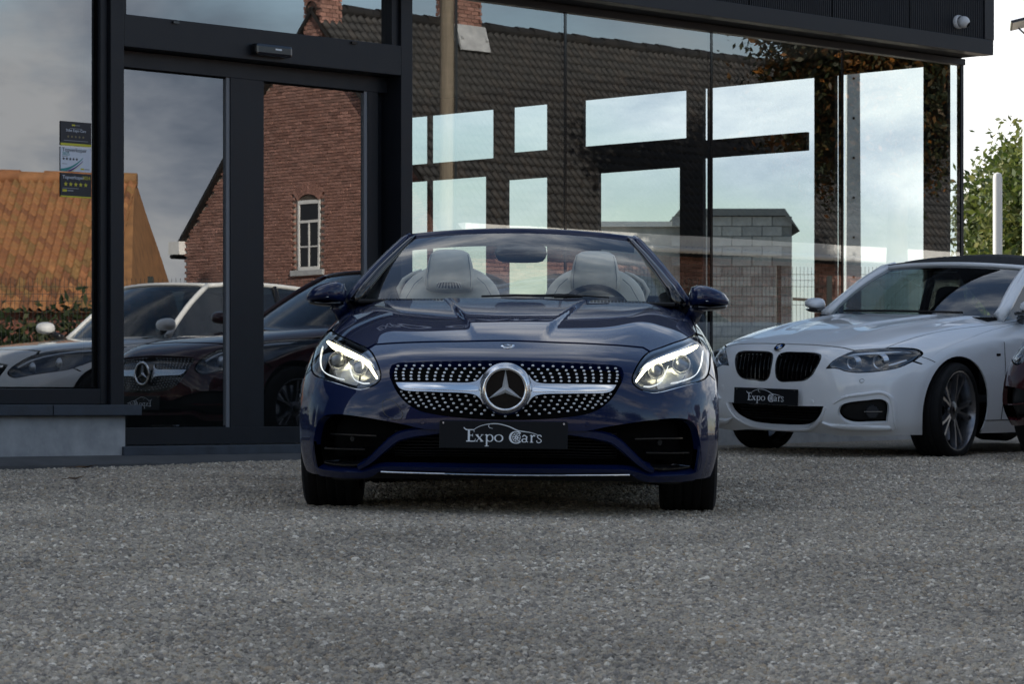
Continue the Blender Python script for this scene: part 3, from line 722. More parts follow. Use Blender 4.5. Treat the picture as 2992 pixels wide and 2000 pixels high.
M_LEAFD = leaf_mat('dark hedge leaves', [(.012, .025, .008), (.025, .045, .012), (.05, .07, .02), (.08, .09, .03)])
M_LEAFB = leaf_mat('brownish shrub leaves', [(.07, .06, .03), (.12, .10, .05), (.16, .14, .08)])
M_BARK = vary(mat('bark', (.07, .055, .042), .9), 14, .35, bump=.5, bscale=40)
def foliage(name, blobs, n, size, m, parent, seed):
    r = np.random.default_rng(seed); w = np.array([b[3]*b[4]*b[5] for b in blobs]); w = w/w.sum()
    k = r.choice(len(blobs), n, p=w); d = r.normal(size=(n, 3)); d /= np.linalg.norm(d, axis=1)[:, None]
    rad = r.random(n)**.45*(1+.16*r.normal(size=n)); B = np.array(blobs)[k]
    c = B[:, :3]+d*rad[:, None]*B[:, 3:6]
    a = r.normal(size=(n, 3)); a /= np.linalg.norm(a, axis=1)[:, None]; b = np.cross(a, r.normal(size=(n, 3))); b /= np.linalg.norm(b, axis=1)[:, None]
    s = size*(.6+.8*r.random(n))[:, None]
    v = np.stack([c-a*s, c-b*s*.45+a*s*.1, c+a*s, c+b*s*.45+a*s*.1], 1).reshape(-1, 3)
    me = bpy.data.meshes.new(name); me.vertices.add(4*n); me.vertices.foreach_set('co', v.ravel().astype('f'))
    me.loops.add(4*n); me.loops.foreach_set('vertex_index', np.arange(4*n, dtype='i')); me.polygons.add(n)
    me.polygons.foreach_set('loop_start', np.arange(0, 4*n, 4, dtype='i')); me.update(calc_edges=True)
    at = me.color_attributes.new('tone', 'FLOAT_COLOR', 'CORNER')
    cl = np.clip(.5+.30*np.sin(c[:, 0]*1.9+c[:, 2]*2.3+seed)*np.sin(c[:, 1]*2.1+c[:, 2]*1.1)+.25*r.normal(size=n), 0, 1)
    col = np.ones((n, 4, 4), 'f'); col[:, :, 0] = cl[:, None]; at.data.foreach_set('color', col.ravel())
    return link(name, me, m, parent)
def tree(x, y, h, rad, n, leaf, m, label, seed, zc=.62, name='tree', cat='tree', group=None, clear=0):
    r = random.Random(seed); z0 = gzf(x, y)-.05
    e = empty(name, (x, y, z0), label=label, cat=cat, group=group)
    tk = MB(); ph = h*zc; tk.tube([(0, 0, 0), (.05, .02, ph*.4), (-.03, .05, ph*.8), (.02, 0, h*.85)], [.05*h*.55, .04*h*.5, .028*h*.5, .02], 9); bl = []
    for i in range(9):
        a = i*2.4+r.random(); l = rad*(.45+.4*r.random()); z = h*(.38+.5*i/9)
        p = (l*math.cos(a), l*math.sin(a), z+l*.35); tk.tube([(0, 0, z*.85), (p[0]*.5, p[1]*.5, z*.95), p], [.03*h*.35, .02*h*.3, .01], 6)
        s = rad*(.50+.22*r.random()); bl.append((p[0]*.9, p[1]*.9, p[2], s, s, s*.9))
    bl.append((0, 0, h*.88, rad*.5, rad*.5, rad*.4)); bl.append((0, 0, h*.62, rad*.9, rad*.9, rad*.8)); bl.append((0, 0, h*.38, rad*.95, rad*.95, rad*.7))
    bl = [b for b in bl if b[2]-b[5] > clear]
    tk.build('trunk', M_BARK, e, smooth=50); foliage('crown', bl, n, leaf, m, e, seed); return e
tree(11.05, 60, 5.0, 2.0, 90000, .085, M_LEAF, 'green broadleaf tree beyond the yard right of the showroom', 3)
tree(12.9, 66, 6.6, 2.3, 70000, .09, M_LEAF, 'taller green tree behind the pale mast at the right edge', 5)
tree(31.4, 27.4, 10.0, 2.7, 80000, .07, M_LEAFA, 'autumn tree with orange leaves mirrored in the showroom glass', 8, clear=3.6)
e = empty('shrub', (9.1, 52, gzf(9, 52)), label='brownish shrub at the foot of the pale pole', cat='shrub')
foliage('foliage', [(0, 0, 1.0, 1.1, .8, 1.1), (.6, .2, .8, .8, .6, .9)], 7000, .04, M_LEAFB, e, 11); MB().tube([(0, 0, 0), (.05, 0, 1)], .03, 6).build('stem', M_BARK, e)
e = empty('hedge', (14.2, 12.9, gzf(14, 12)), label='dark ivy hedge behind the mesh fence, mirrored in the left window', cat='hedge')
foliage('foliage', [(0, y, .75+.12*math.sin(y*1.7), .6, .9, .95+.15*math.sin(y*2.3+1)) for y in np.arange(-5, 3.3, .8)], 42000, .06, M_LEAFD, e, 12)
[MB().tube([(0, y, 0), (.05, y+.1, 1.1)], .02, 5).build('stem', M_BARK, e) for y in np.arange(-4, 3.2, 1.6)]

# ---------------------------------------------------------------- fences, poles, masts
M_WIRE = mat('green black fence wire', (.012, .018, .016), .5); M_POST = mat('pale galvanised pole', (.60, .60, .58), .5)
def mesh_fence(p0, p1, h, label, rz, panel_l=2.5):
    """welded mesh panels with folds, posts between"""
    L_ = (Vector(p1)-Vector(p0)).length; z0 = gzf(*p0)
    e = empty('mesh_fence', (*p0, z0), rz, label=label, cat='fence'); n = int(L_/panel_l)
    def prof(z):
        for zf in (.25, h*.5, h-.18):
            if abs(z-zf) < .08: return -.04*(1-abs(z-zf)/.08)
        return 0
    zs_ = sorted(set([0, h]+[q for zf in (.25, h*.5, h-.18) for q in (zf-.08, zf, zf+.08)]))
    pm_ = MB()
    for k in range(int(panel_l/.05)): x = .03+k*.05; pm_.tube([(x, prof(z), z+.04) for z in zs_], .0032, 4)
    for z in zs_[1:] + [.6, 1.1, 1.5]:
        if z < h: pm_.tube([(0.02, prof(z), z+.04), (panel_l-.02, prof(z), z+.04)], .0038, 4)
    pme_ = pm_.mesh('mesh_panel'); pme_.materials.append(M_WIRE)
    qm = MB().box((-.03, -.03, -.2), (.03, .03, h+.06)); qme = qm.mesh('post'); qme.materials.append(M_WIRE)
    for i in range(n): o = link('mesh_panel', pme_, None, e); o.location = (i*panel_l, 0, 0)
    for i in range(n+1): o = link('post', qme, None, e); o.location = (i*panel_l, .04, 0)
mesh_fence((13.0, 6.8), (13.0, 24.4), 2.0, 'green wire mesh fence behind the parked cars, mirrored in the showroom', R(90))
mesh_fence((1.0, 39.5), (13.5, 39.5), 2.0, 'green wire mesh fence behind the showroom seen through its glass', 0)
p = empty('concrete_pole', (3.78, 33.4, gzf(3.8, 33)), label='tapered grey concrete pole with bolt holes behind the showroom', cat='pole')
mb = MB(); mb.tube([(0, 0, 0), (0, 0, 8.5)], [.125, .07], 4); mb.build('shaft', M_CONC, p)
[MB().lathe([(.0001, 0), (.013, 0), (.014, .01)], 10, Matrix.Translation((.0, -.09+z*.0045, z)) @ Matrix.Rotation(math.pi/2, 4, 'X')).build('bolt_hole', M_VOID, p) for z in np.arange(1.2, 5, .44)]
p = empty('pole', (6.45, 40, gzf(6, 40)), label='short pale round pole before the green tree', cat='pole')
MB().lathe([(.0001, 3.32), (.05, 3.30), (.062, 3.24), (.062, -.2)], 20).build('shaft', M_POST, p, smooth=40); MB().lathe([(.064, 1.52), (.072, 1.53), (.072, 1.56), (.064, 1.57)], 20).build('collar', M_POST, p)
p = empty('floodlight_mast', (5.135, 30.0, gzf(5, 30)), label='white mast with two black floodlights at the right edge', cat='mast')
MB().tube([(0, 0, 0), (0, 0, 6.2)], [.055, .04], 14).build('pole', M_POST, p, smooth=40)
fl = empty('floodlight', (-.04, -.05, 4.02)); fl.parent = p
Mx = Matrix.Translation((-.02, -.05, 0)) @ Matrix.Rotation(R(-14), 4, 'Y') @ Matrix.Rotation(R(-22), 4, 'X')
MB().box((-.13, -.09, -.012), (.11, .09, .014), Mx).build('case', M_GBLK, fl, bevel=.004); MB().box((-.115, -.08, -.015), (.095, .08, -.0125), Mx).build('lamp_glass', M_POST, fl)
MB().tube([(-.06, -.02, -.05), (.0, .02, -.095), (.06, .05, -.07)], .010, 8).build('bracket', M_GBLK, fl)
fl = empty('floodlight', (.03, -.05, 3.84)); fl.parent = p
MB().box((-.03, -.06, -.10), (.10, .06, .06)).build('case', M_GBLK, fl, bevel=.01); MB().lathe([(.0001, .02), (.045, .015), (.055, -.02)], 20, Matrix.Translation((.0, -.065, -.02)) @ Matrix.Rotation(math.pi/2, 4, 'X')).build('lamp_glass', M_SAT, fl, smooth=40); MB().tube([(-.03, 0, .05), (-.05, 0, -.03), (-.02, 0, -.10)], .008, 6).build('bracket', M_GBLK, fl)
M_WOOD = vary(mat('weathered pole timber', (.20, .165, .12), .85), 3, .3, bump=.3, bscale=30, stretch=(20, 20, 1))
p = empty('utility_pole', (24.75, 19.77, gzf(24, 19)), label='weathered timber utility pole mirrored in the glass before the dark roof', cat='pole')
MB().tube([(0, 0, 0), (0, 0, 9.5)], [.13, .10], 14).build('shaft', M_WOOD, p, smooth=40); MB().tube([(-.06, .12, 9.2), (-.09, .14, 6), (-.12, .13, 3), (-.12, .13, .3)], .02, 6).build('cable', M_GBLK, p)
for dy, dz, yy in ((-16, .7, -8), (-16, .4, -8)):
    MB().tube([(0, 0, 8.6+dz*.3)]+[(t*yy*.6, t*-22, 8.6+dz*.5-1.2*4*t*(1-t)*.3) for t in (.25, .5, .75, 1)], .009, 5).build('overhead_wire', M_GBLK, p)

# ---------------------------------------------------------------- brick house (mirrored in the glass), orange barn, block shed
M_MORT = vary(mat('lime mortar', (.45, .39, .33), .95), 6, .25, bump=.3)
M_BRK = rand_mat('old red brick', [(.23, .115, .088), (.29, .15, .115), (.33, .175, .138)], .9, .5, 30, .3)
M_BRKT = tone_mat('old red brickwork', .9, .5, 30)
M_TILD = rand_mat('dark clay pantile', [(.004, .0035, .0035), (.009, .0075, .0065), (.016, .012, .009)], .65, .4, 12, .3)
M_TILDT = tone_mat('dark clay pantiles', .65, .4, 12)
M_TILO = rand_mat('orange clay pantile', [(.17, .070, .030), (.25, .105, .042), (.28, .13, .05), (.18, .10, .035)], .8, .3, 5, .25)
M_TILOT = tone_mat('orange clay pantiles', .8, .3, 5)
M_WWOOD = vary(mat('white painted timber', (.72, .71, .68), .5), 10, .08); M_DGL = mat('dark window glass', (.012, .013, .015), .08, spec=.3)
M_ZINC = vary(mat('pale lead flashing', (.42, .43, .43), .4), 7, .2)
BC = [(.23, .115, .088), (.29, .15, .115), (.33, .175, .138), (.26, .14, .11)]
def brick_field(parent, keep, ax, rows, cols, pick, single=300, bl=.215, bh=.062, gap=.011, holes=lambda a, z, w: False, facing=-1, seed=1):
    """bricks on the plane x=0 (ax='x', along y) or y=const (ax='y', along x); the ones nearest pick() are objects of their own"""
    r = random.Random(seed); allb = []
    for j in range(rows):
        z = j*(bh+gap)+gap+bh/2
        for i in range(cols):
            a = (i+.5*(j % 2))*(bl+gap); 
            if keep(a, z, bl) and not holes(a, z, bl): allb.append((a, z))
    allb.sort(key=lambda b: pick(*b)); bm_ = MB().box((-bl/2, -.045, -bh/2), (bl/2, .004, bh/2)).mesh('brick', bevel=0); bm_.materials.append(M_BRK)
    mass = MB()
    for k, (a, z) in enumerate(allb):
        d = r.uniform(-.005, .006); tw = r.uniform(-.012, .012)
        loc = (-d, a, z) if ax == 'x' else (a, d, z)
        rot = (tw, 0, -math.pi/2) if ax == 'x' else (0, tw, math.pi)
        if k < single: o = link('brick', bm_, None, parent); o.location = loc; o.rotation_euler = rot
        else: mass.box((-bl/2, -.045, -bh/2), (bl/2, .004, bh/2), Matrix.Translation(loc) @ Euler(rot).to_matrix().to_4x4(), [c*f_ for f_ in (r.uniform(.78, 1.15),) for c in r.choice(BC)])
    if mass.v: tag(mass.build('brickwork', M_BRKT, parent), None, None, None, 'stuff')
def tile_field(parent, M0, length, slope, tw, tl, m1, mt, cols, single=300, seed=2, pick=None, skip=lambda u, v: False):
    """pantiles on a slope: u along the eave, v up the slope in frame M0"""
    r = random.Random(seed); nu = int(length/tw); nv = int(slope/tl)
    pr = [(-.5, .0), (-.3, -.020), (-.08, -.020), (.12, .018), (.32, .042), (.55, .004)]
    vs = [(x*tw, y, z+dz) for y, dz in ((-.04, .016), (tl, -.004)) for x, z in pr]+[(x*tw, -.04, z-.006) for x, z in pr]
    fs = [(i, i+1, 7+i, 6+i) for i in range(5)]+[(12+i, 13+i, 1+i, i) for i in range(5)]
    tm = MB().add(vs, fs).mesh('roof_tile'); tm.materials.append(m1); tm.shade_smooth()
    cells = [((i+.5)*tw, j*tl) for j in range(nv) for i in range(nu) if not skip((i+.5)*tw, j*tl)]
    if pick: cells.sort(key=lambda c: pick(*c))
    mass = MB()
    for k, (u, v) in enumerate(cells):
        Mt = M0 @ Matrix.Translation((u, v, .03+r.uniform(-.004, .006))) @ Matrix.Rotation(r.uniform(-.02, .02), 4, 'Z')
        if k < single: o = link('roof_tile', tm, None, parent); o.matrix_local = Mt
        else: mass.add([Mt @ Vector(q) for q in vs], fs, [c*f_ for f_ in (r.uniform(.75, 1.25),) for c in r.choice(cols)])
    if mass.v: tag(mass.build('roof_tiles', mt, parent, smooth=1), None, None, None, 'stuff')
gz0 = gzf(34.75, 16.5)
house = empty('brick_house', (34.75, 17.13, gz0), R(45), label='old red brick house with steep gable and dark tiled roof, mirrored in the glass', cat='house')
HW, EZ, RZ, HLEN = 3.67, 3.64, 7.72, 19.0; sl = (RZ-EZ)/HW
gp = [(-HW, -.3), (HW, -.3), (HW, EZ), (0, RZ), (-HW, EZ)]
MB().add([(.03, y, z) for y, z in gp]+[(.30, y, z) for y, z in gp], [(0, 1, 2, 3, 4), (9, 8, 7, 6, 5)]+[(i, i+5, (i+1) % 5+5, (i+1) % 5) for i in range(5)]).build('gable_wall', M_MORT, house)
MB().box((.30, HW-.30, -.3), (HLEN, HW-.03, EZ)).build('front_wall', M_MORT, house); MB().box((.30, -HW, -.3), (HLEN, -HW+.3, EZ)).build('rear_wall', M_MORT, house)
WY, WZ0, WZ1, WW = -.02, 2.93, 4.22, .60
ghole = lambda a, z, w: abs(a-HW-WY) < WW/2+w/2+.02 and WZ0-.12 < z < WZ1+.16 + .0*a
gfr = empty('gable_bricks', (0, -HW, 0)); bpy.data.objects.remove(gfr)
def gable_keep(a, z, w): y = a-HW; return abs(y)+w/2 < HW and z < EZ + (HW-abs(y)-w/2)*sl
class Shift:  # bricks are placed with y offset -HW
    pass
def brick_gable():
    r = random.Random(4); bl, bh, gap = .172, .048, .010; cells = []
    for j in range(135):
        z = j*(bh+gap)+bh/2
        for i in range(42):
            a = (i+.5*(j % 2))*(bl+gap)
            if gable_keep(a, z, bl) and not ghole(a, z, bl): cells.append((a-HW, z))
    cells.sort(key=lambda c: (c[0]-WY)**2+(c[1]-3.6)**2)
    bm_ = MB().box((-bl/2, -.036, -bh/2), (bl/2, .012, bh/2)).mesh('brick'); bm_.materials.append(M_BRK); mass = MB()
    for k, (y, z) in enumerate(cells):
        loc = (.018+r.uniform(-.007, .007), y, z); rot = (0, r.uniform(-.04, .04), -math.pi/2+r.uniform(-.03, .03))
        if k < 300: o = link('brick', bm_, None, house); o.location = loc; o.rotation_euler = rot
        else: mass.box((-bl/2, -.036, -bh/2), (bl/2, .012, bh/2), Matrix.Translation(loc) @ Euler(rot).to_matrix().to_4x4(), [c*f_ for f_ in (r.uniform(.78, 1.15),) for c in r.choice(BC)])
    tag(mass.build('brickwork', M_BRKT, house), None, None, None, 'stuff')
brick_gable()
mass = MB(); r_ = random.Random(9)
for j in range(44):
    for i in range(56):
        x = .1+(i+.5*(j % 2))*.226
        mass.box((-.107, -.012, -.031), (.107, .03, .031), Matrix.Translation((x, HW-.02+r_.uniform(-.004, .004), .15+j*.073)), [c*f_ for f_ in (r_.uniform(.78, 1.15),) for c in r_.choice(BC)])
tag(mass.build('brickwork', M_BRKT, house), None, None, None, 'stuff')
# arched window
win = empty('window', (0, WY, 0)); win.parent = house
for k in range(11):
    a = R(-40+8*k); rr = .52
    MB().box((-.02, -.031, -.11), (.05, .031, .11), Matrix.Translation((-.002, rr*math.sin(a)*1.0, WZ1-.30+rr*math.cos(a))) @ Matrix.Rotation(-a, 4, 'X')).build('arch_brick', M_BRK, win)
MB().box((.018, -WW/2, WZ0), (.028, WW/2, WZ1+.10)).build('glass', M_DGL, win)
fm = MB(); fm.box((-.004, -WW/2, WZ0), (.017, -WW/2+.045, WZ1)); fm.box((-.004, WW/2-.045, WZ0), (.017, WW/2, WZ1)); fm.box((-.004, -WW/2+.046, WZ1-.07), (.017, WW/2-.046, WZ1)); fm.box((-.004, -WW/2+.046, WZ0), (.017, WW/2-.046, WZ0+.06)); fm.build('frame', M_WWOOD, win)
gb = MB(); gb.box((.002, -.016, WZ0+.061), (.017, .016, WZ1-.37)); gb.box((.0, -WW/2+.046, WZ1-.42), (.017, WW/2-.046, WZ1-.371)); gb.box((.004, -WW/2+.046, WZ0+.42), (.017, -.017, WZ0+.445)); gb.box((.004, .017, WZ0+.42), (.017, WW/2-.046, WZ0+.445)); gb.build('glazing_bar', M_WWOOD, win)
MB().box((-.07, -.46, WZ0-.11), (.10, .46, WZ0-.005)).build('sill', M_ZINC, win, bevel=.01)
MB().box((.002, -WW/2+.001, WZ1+.001), (.0175, WW/2-.001, WZ1+.10)).build('arch_shade_board', M_BARK, win)  # dark board stands in for the shadow under the brick arch
# roof
th = math.atan(sl); SLP = math.hypot(HW+.35, (HW+.35)*sl)
Mr = Matrix.Translation((-.12, HW+.35, EZ-.35*sl)) @ Matrix.Rotation(math.pi, 4, 'Z') @ Matrix.Rotation(th, 4, 'X') @ Matrix.Rotation(0, 4, 'Z')
Mr = Matrix(((1, 0, 0, -.12), (0, -math.cos(th), math.sin(th), HW+.35), (0, math.sin(th), math.cos(th), EZ-.35*sl), (0, 0, 0, 1)))
DC = [(.004, .0035, .0035), (.009, .0075, .0065), (.016, .012, .009), (.007, .006, .005)]
tile_field(house, Mr, HLEN+.12, SLP, .17, .24, M_TILD, M_TILDT, DC, pick=lambda u, v: (u-4)**2+(v-SLP*.7)**2)
MB().add([(-.10, HW+.33, EZ-.37*sl), (HLEN, HW+.33, EZ-.37*sl), (HLEN, 0, RZ-.02), (-.10, 0, RZ-.02), (-.10, -HW-.3, EZ-.34*sl), (HLEN, -HW-.3, EZ-.34*sl)], [(0, 1, 2, 3), (3, 2, 5, 4)]).build('roof_deck', mat('roof underside', (.02, .017, .015), .9), house)
rm = MB().lathe([(.13, 0), (.115, .4), (.115, .42), (.0001, .42)], 12, Matrix.Rotation(math.pi/2, 4, 'Y')).mesh('ridge_tile', smooth=40); rm.materials.append(M_TILD)
for k in range(46): o = link('ridge_tile', rm, None, house); o.location = (-.12+k*.41, 0, RZ+.02+.01*(k % 3))
for s in (1, -1): MB().box((-.13, -.03, 0), (-.02, .03, SLP), Matrix.Translation((0, s*(HW+.30), EZ-.32*sl)) @ Matrix.Rotation(s*(math.pi/2-th), 4, 'X')).build('verge_board', M_TILD, house)
MB().box((.0, HW+.02, EZ-.34), (HLEN, HW+.30, EZ-.02)).build('eave_board', M_WWOOD, house); MB().tube([(-.05, HW+.40, EZ-.30), (HLEN, HW+.40, EZ-.30)], .06, 10).build('gutter', M_WWOOD, house, smooth=40)
MB().box((-.16, -HW-.32, EZ-.30), (.10, -HW+.02, EZ-.05)).build('gutter_box', M_WWOOD, house)
def chimney(x, y, w_, z0, z1):
    ch = empty('chimney', (x, y, 0)); ch.parent = house
    mass = MB(); r = random.Random(int(x*10)); j = 0; z = z0
    while z < z1:
        for i in range(3):
            for q in range(4):
                a = (i-1)*w_/3+(.05 if j % 2 else -.03); Mq = Matrix.Rotation(q*math.pi/2, 4, 'Z') @ Matrix.Translation((a, -w_/2, z+.031))
                mass.box((-w_/6+.006, -.012, -.031), (w_/6-.006, .04, .031), Mq, [c*f_ for f_ in (r.uniform(.78, 1.15),) for c in r.choice(BC)])
        z += .073; j += 1
    MB().box((-w_/2+.01, -w_/2+.01, z0), (w_/2-.01, w_/2-.01, z1)).build('core', M_MORT, ch); mass.build('brickwork', M_BRKT, ch)['kind'] = 'stuff'
    if x > 2:
        MB().box((-w_/2-.10, -.02, -.30), (w_/2+.10, .02, .22), Matrix.Translation((0, w_/2+.09, RZ-(y+w_/2)*sl+.22)) @ Matrix.Rotation(.3, 4, 'X')).build('flashing', M_ZINC, ch)
        for s in (1, -1): MB().box((-.02, -w_*.7, -.1), (.02, w_*.7, .12), Matrix.Translation((s*(w_/2+.03), .1, RZ-y*sl+.06)) @ Matrix.Rotation(-th, 4, 'X')).build('flashing', M_ZINC, ch)
    return ch
chimney(.16, .02, .45, RZ-.5, 9.6); chimney(3.55, .12, .58, RZ-.75, 9.6)

barn = empty('barn', (29.75, 4.62, .15), label='low barn with weathered orange tiled roof, mirrored in the left window', cat='barn')
OC = [(.17, .070, .030), (.25, .105, .042), (.28, .13, .05), (.18, .10, .035)]
bs_ = math.hypot(3.6, 2.3); bt = math.atan2(2.3, 3.6)
# eave along +y at x=-3.6, ridge at x=0 z=4.1 (local)
Mb_ = Matrix(((0, math.cos(bt), -math.sin(bt), -3.6), (-1, 0, 0, 9.95), (0, math.sin(bt), math.cos(bt), 1.80), (0, 0, 0, 1)))
tile_field(barn, Mb_, 13.5, bs_, .135, .19, M_TILO, M_TILOT, OC, pick=lambda u, v: (u-2)**2+(v-bs_*.6)**2, seed=5)
MB().add([(-3.62, -3.6, 1.76), (-3.62, 9.93, 1.76), (0, 9.93, 4.06), (0, -3.6, 4.06), (3.6, 9.93, 1.76), (3.6, -3.6, 1.76)], [(0, 1, 2, 3), (3, 2, 4, 5)]).build('roof_deck', mat('barn roof underside', (.10, .045, .02), .9), barn)
MB().add([(0, 9.9, 4.13), (-3.62, 9.9, 1.83), (-3.70, 10.30, 1.78), (3.70, 10.30, 1.78), (3.62, 9.9, 1.83)], [(0, 1, 2), (0, 2, 3), (0, 3, 4)]).build('hip_slope', M_TILO, barn)
for k in range(33): o = link('ridge_tile', MB().lathe([(.14, 0), (.125, .4), (.125, .42), (.0001, .42)], 10, Matrix.Rotation(-math.pi/2, 4, 'X')).mesh('ridge_tile', smooth=40) if k == 0 else rmo, M_TILO if k == 0 else None, barn); rmo = o.data; o.location = (0, -3.6+k*.41, 4.10+.012*(k % 4))
bg_ = [(-3.4, -.3), (3.4, -.3), (3.4, 1.9), (0, 4.0), (-3.4, 1.9)]
for y in (-3.5, 9.6): MB().add([(x, y, z) for x, z in bg_]+[(x, y+.25, z) for x, z in bg_], [(4, 3, 2, 1, 0), (5, 6, 7, 8, 9)]+[(i, (i+1) % 5, (i+1) % 5+5, i+5) for i in range(5)]).build('gable_wall', vary(mat('barn brick wall', (.16, .06, .04), .9), 20, .3), barn)
MB().box((-3.4, -3.24, -.3), (-3.1, 9.59, 1.85)).build('front_wall', vary(mat('barn brick wall', (.16, .06, .04), .9), 20, .3), barn)

# grey block shed far behind, seen through the showroom
M_BLK_ = rand_mat('grey concrete block', [(.19, .20, .20), (.25, .26, .26), (.30, .31, .30)], .9, .3, 6, .2)
shed = empty('block_shed', (3.38, 60, gzf(5, 60)), label='grey concrete block shed behind the showroom seen through the glass', cat='shed')
MB().box((.04, .04, -.2), (2.2, 4, 4.0)).build('wall_core', vary(mat('block mortar', (.16, .17, .17), .9), 5, .2), shed)
bk = MB().box((-.192, -.01, -.092), (.192, .05, .092)).mesh('block'); bk.materials.append(M_BLK_)
for j in range(20):
    for i in range(6):
        x = .2+(i-.5*(j % 2))*.40
        if x < 2.1: o = link('block', bk, None, shed); o.location = (x, 0, .1+j*.2)
MB().box((-1.6, .3, -.2), (.039, 4, 3.80)).build('side_wing', vary(mat('render', (.26, .27, .26), .9), 4, .2), shed); MB().box((-1.65, .2, 3.805), (-.0, 4, 3.91)).build('wing_coping', M_POST, shed)
MB().add([(-.03, -.08, 4.01), (2.05, -.08, 4.01), (2.35, -.08, 3.70), (2.35, 4.1, 3.70), (2.05, 4.1, 4.15), (-.03, 4.1, 4.15), (-.03, -.08, 4.15), (2.05, -.08, 4.15)], [(6, 7, 4, 5), (7, 2, 3, 4), (0, 1, 7, 6), (1, 2, 7)]).build('roof', mat('shed roof', (.12, .13, .13), .8), shed)
MB().tube([(2.21, -.03, 2.35), (2.55, -.03, 2.33)], .03, 8).build('spout', M_WOOD, shed)

# ---------------------------------------------------------------- across the street, behind the photographer (mirrored in the car paint)
bh_ = empty('street_house', (-6.5, -14, gzf(-6, -14)), label='plain brick house across the street behind the photographer', cat='house')
M_BW = vary(mat('brown brick wall', (.13, .075, .055), .9), 25, .3, bump=.3)
MB().box((-5.5, -7, -.3), (5.5, 0, 4.6)).build('wall', M_BW, bh_)
MB().add([(-5.8, .4, 4.5), (5.8, .4, 4.5), (5.8, -3.5, 7.6), (-5.8, -3.5, 7.6), (-5.8, -7.4, 4.5), (5.8, -7.4, 4.5)], [(0, 1, 2, 3), (3, 2, 5, 4), (0, 3, 4), (1, 5, 2)]).build('roof', M_TILD, bh_)
for x in (-3.6, -1.2, 1.2, 3.6):
    wn = empty('window', (x, .0, 0)); wn.parent = bh_
    MB().box((-.55, .01, 1.2), (.55, .05, 2.6)).build('glass', M_DGL, wn); MB().box((-.62, .0, 1.08), (.62, .10, 1.19)).build('sill', M_ZINC, wn)
for i, (x, y, h_, r_2, lb) in enumerate(((3.5, -15, 6.5, 3.2, 'broad dark tree across the street, nearest the brick house'), (9.5, -17, 7.5, 3.4, 'tall dark tree across the street, second from the brick house'), (16, -14, 6.5, 3.2, 'dark tree across the street, third from the brick house'), (-16, -13, 6.8, 3.2, 'dark tree across the street beyond the brick house'))):
    tree(x, y, h_, r_2, 9000, .13, M_LEAFD, lb, 21+i, group='trees across the street')
e = empty('street_hedge', (8, -11.5, gzf(8, -11)), label='long clipped dark hedge across the street', cat='hedge')
foliage('foliage', [(x, 0, .9, 1.0, .6, .95) for x in np.arange(-7, 12, 1.2)], 14000, .09, M_LEAFD, e, 31)

M_DRY = vary(mat('dry brown leaf', (.10, .055, .025), .8), 30, .4)
for i, (x, y, a, lb) in enumerate(((-2.46, 17.35, .4, 'curled brown leaf on the gravel close to the concrete strip'), (-2.20, 15.2, 1.1, 'dry brown leaf and twig on the open gravel left of the roadster'))):
    z = gzf(x, y); e = empty('fallen_leaf', (x, y, z+.016), a, label=lb, cat='leaf')
    MB().add([(-.07, 0, .004), (-.03, .025, .012), (.03, .022, .008), (.075, 0, .018), (.03, -.022, .014), (-.03, -.022, .002), (0, 0, -.002)], [(0, 1, 6), (1, 2, 6), (2, 3, 6), (3, 4, 6), (4, 5, 6), (5, 0, 6)]).build('blade', M_DRY, e); MB().tube([(-.07, 0, .004), (-.11, .01, .002)], .002, 5).build('stalk', M_DRY, e)

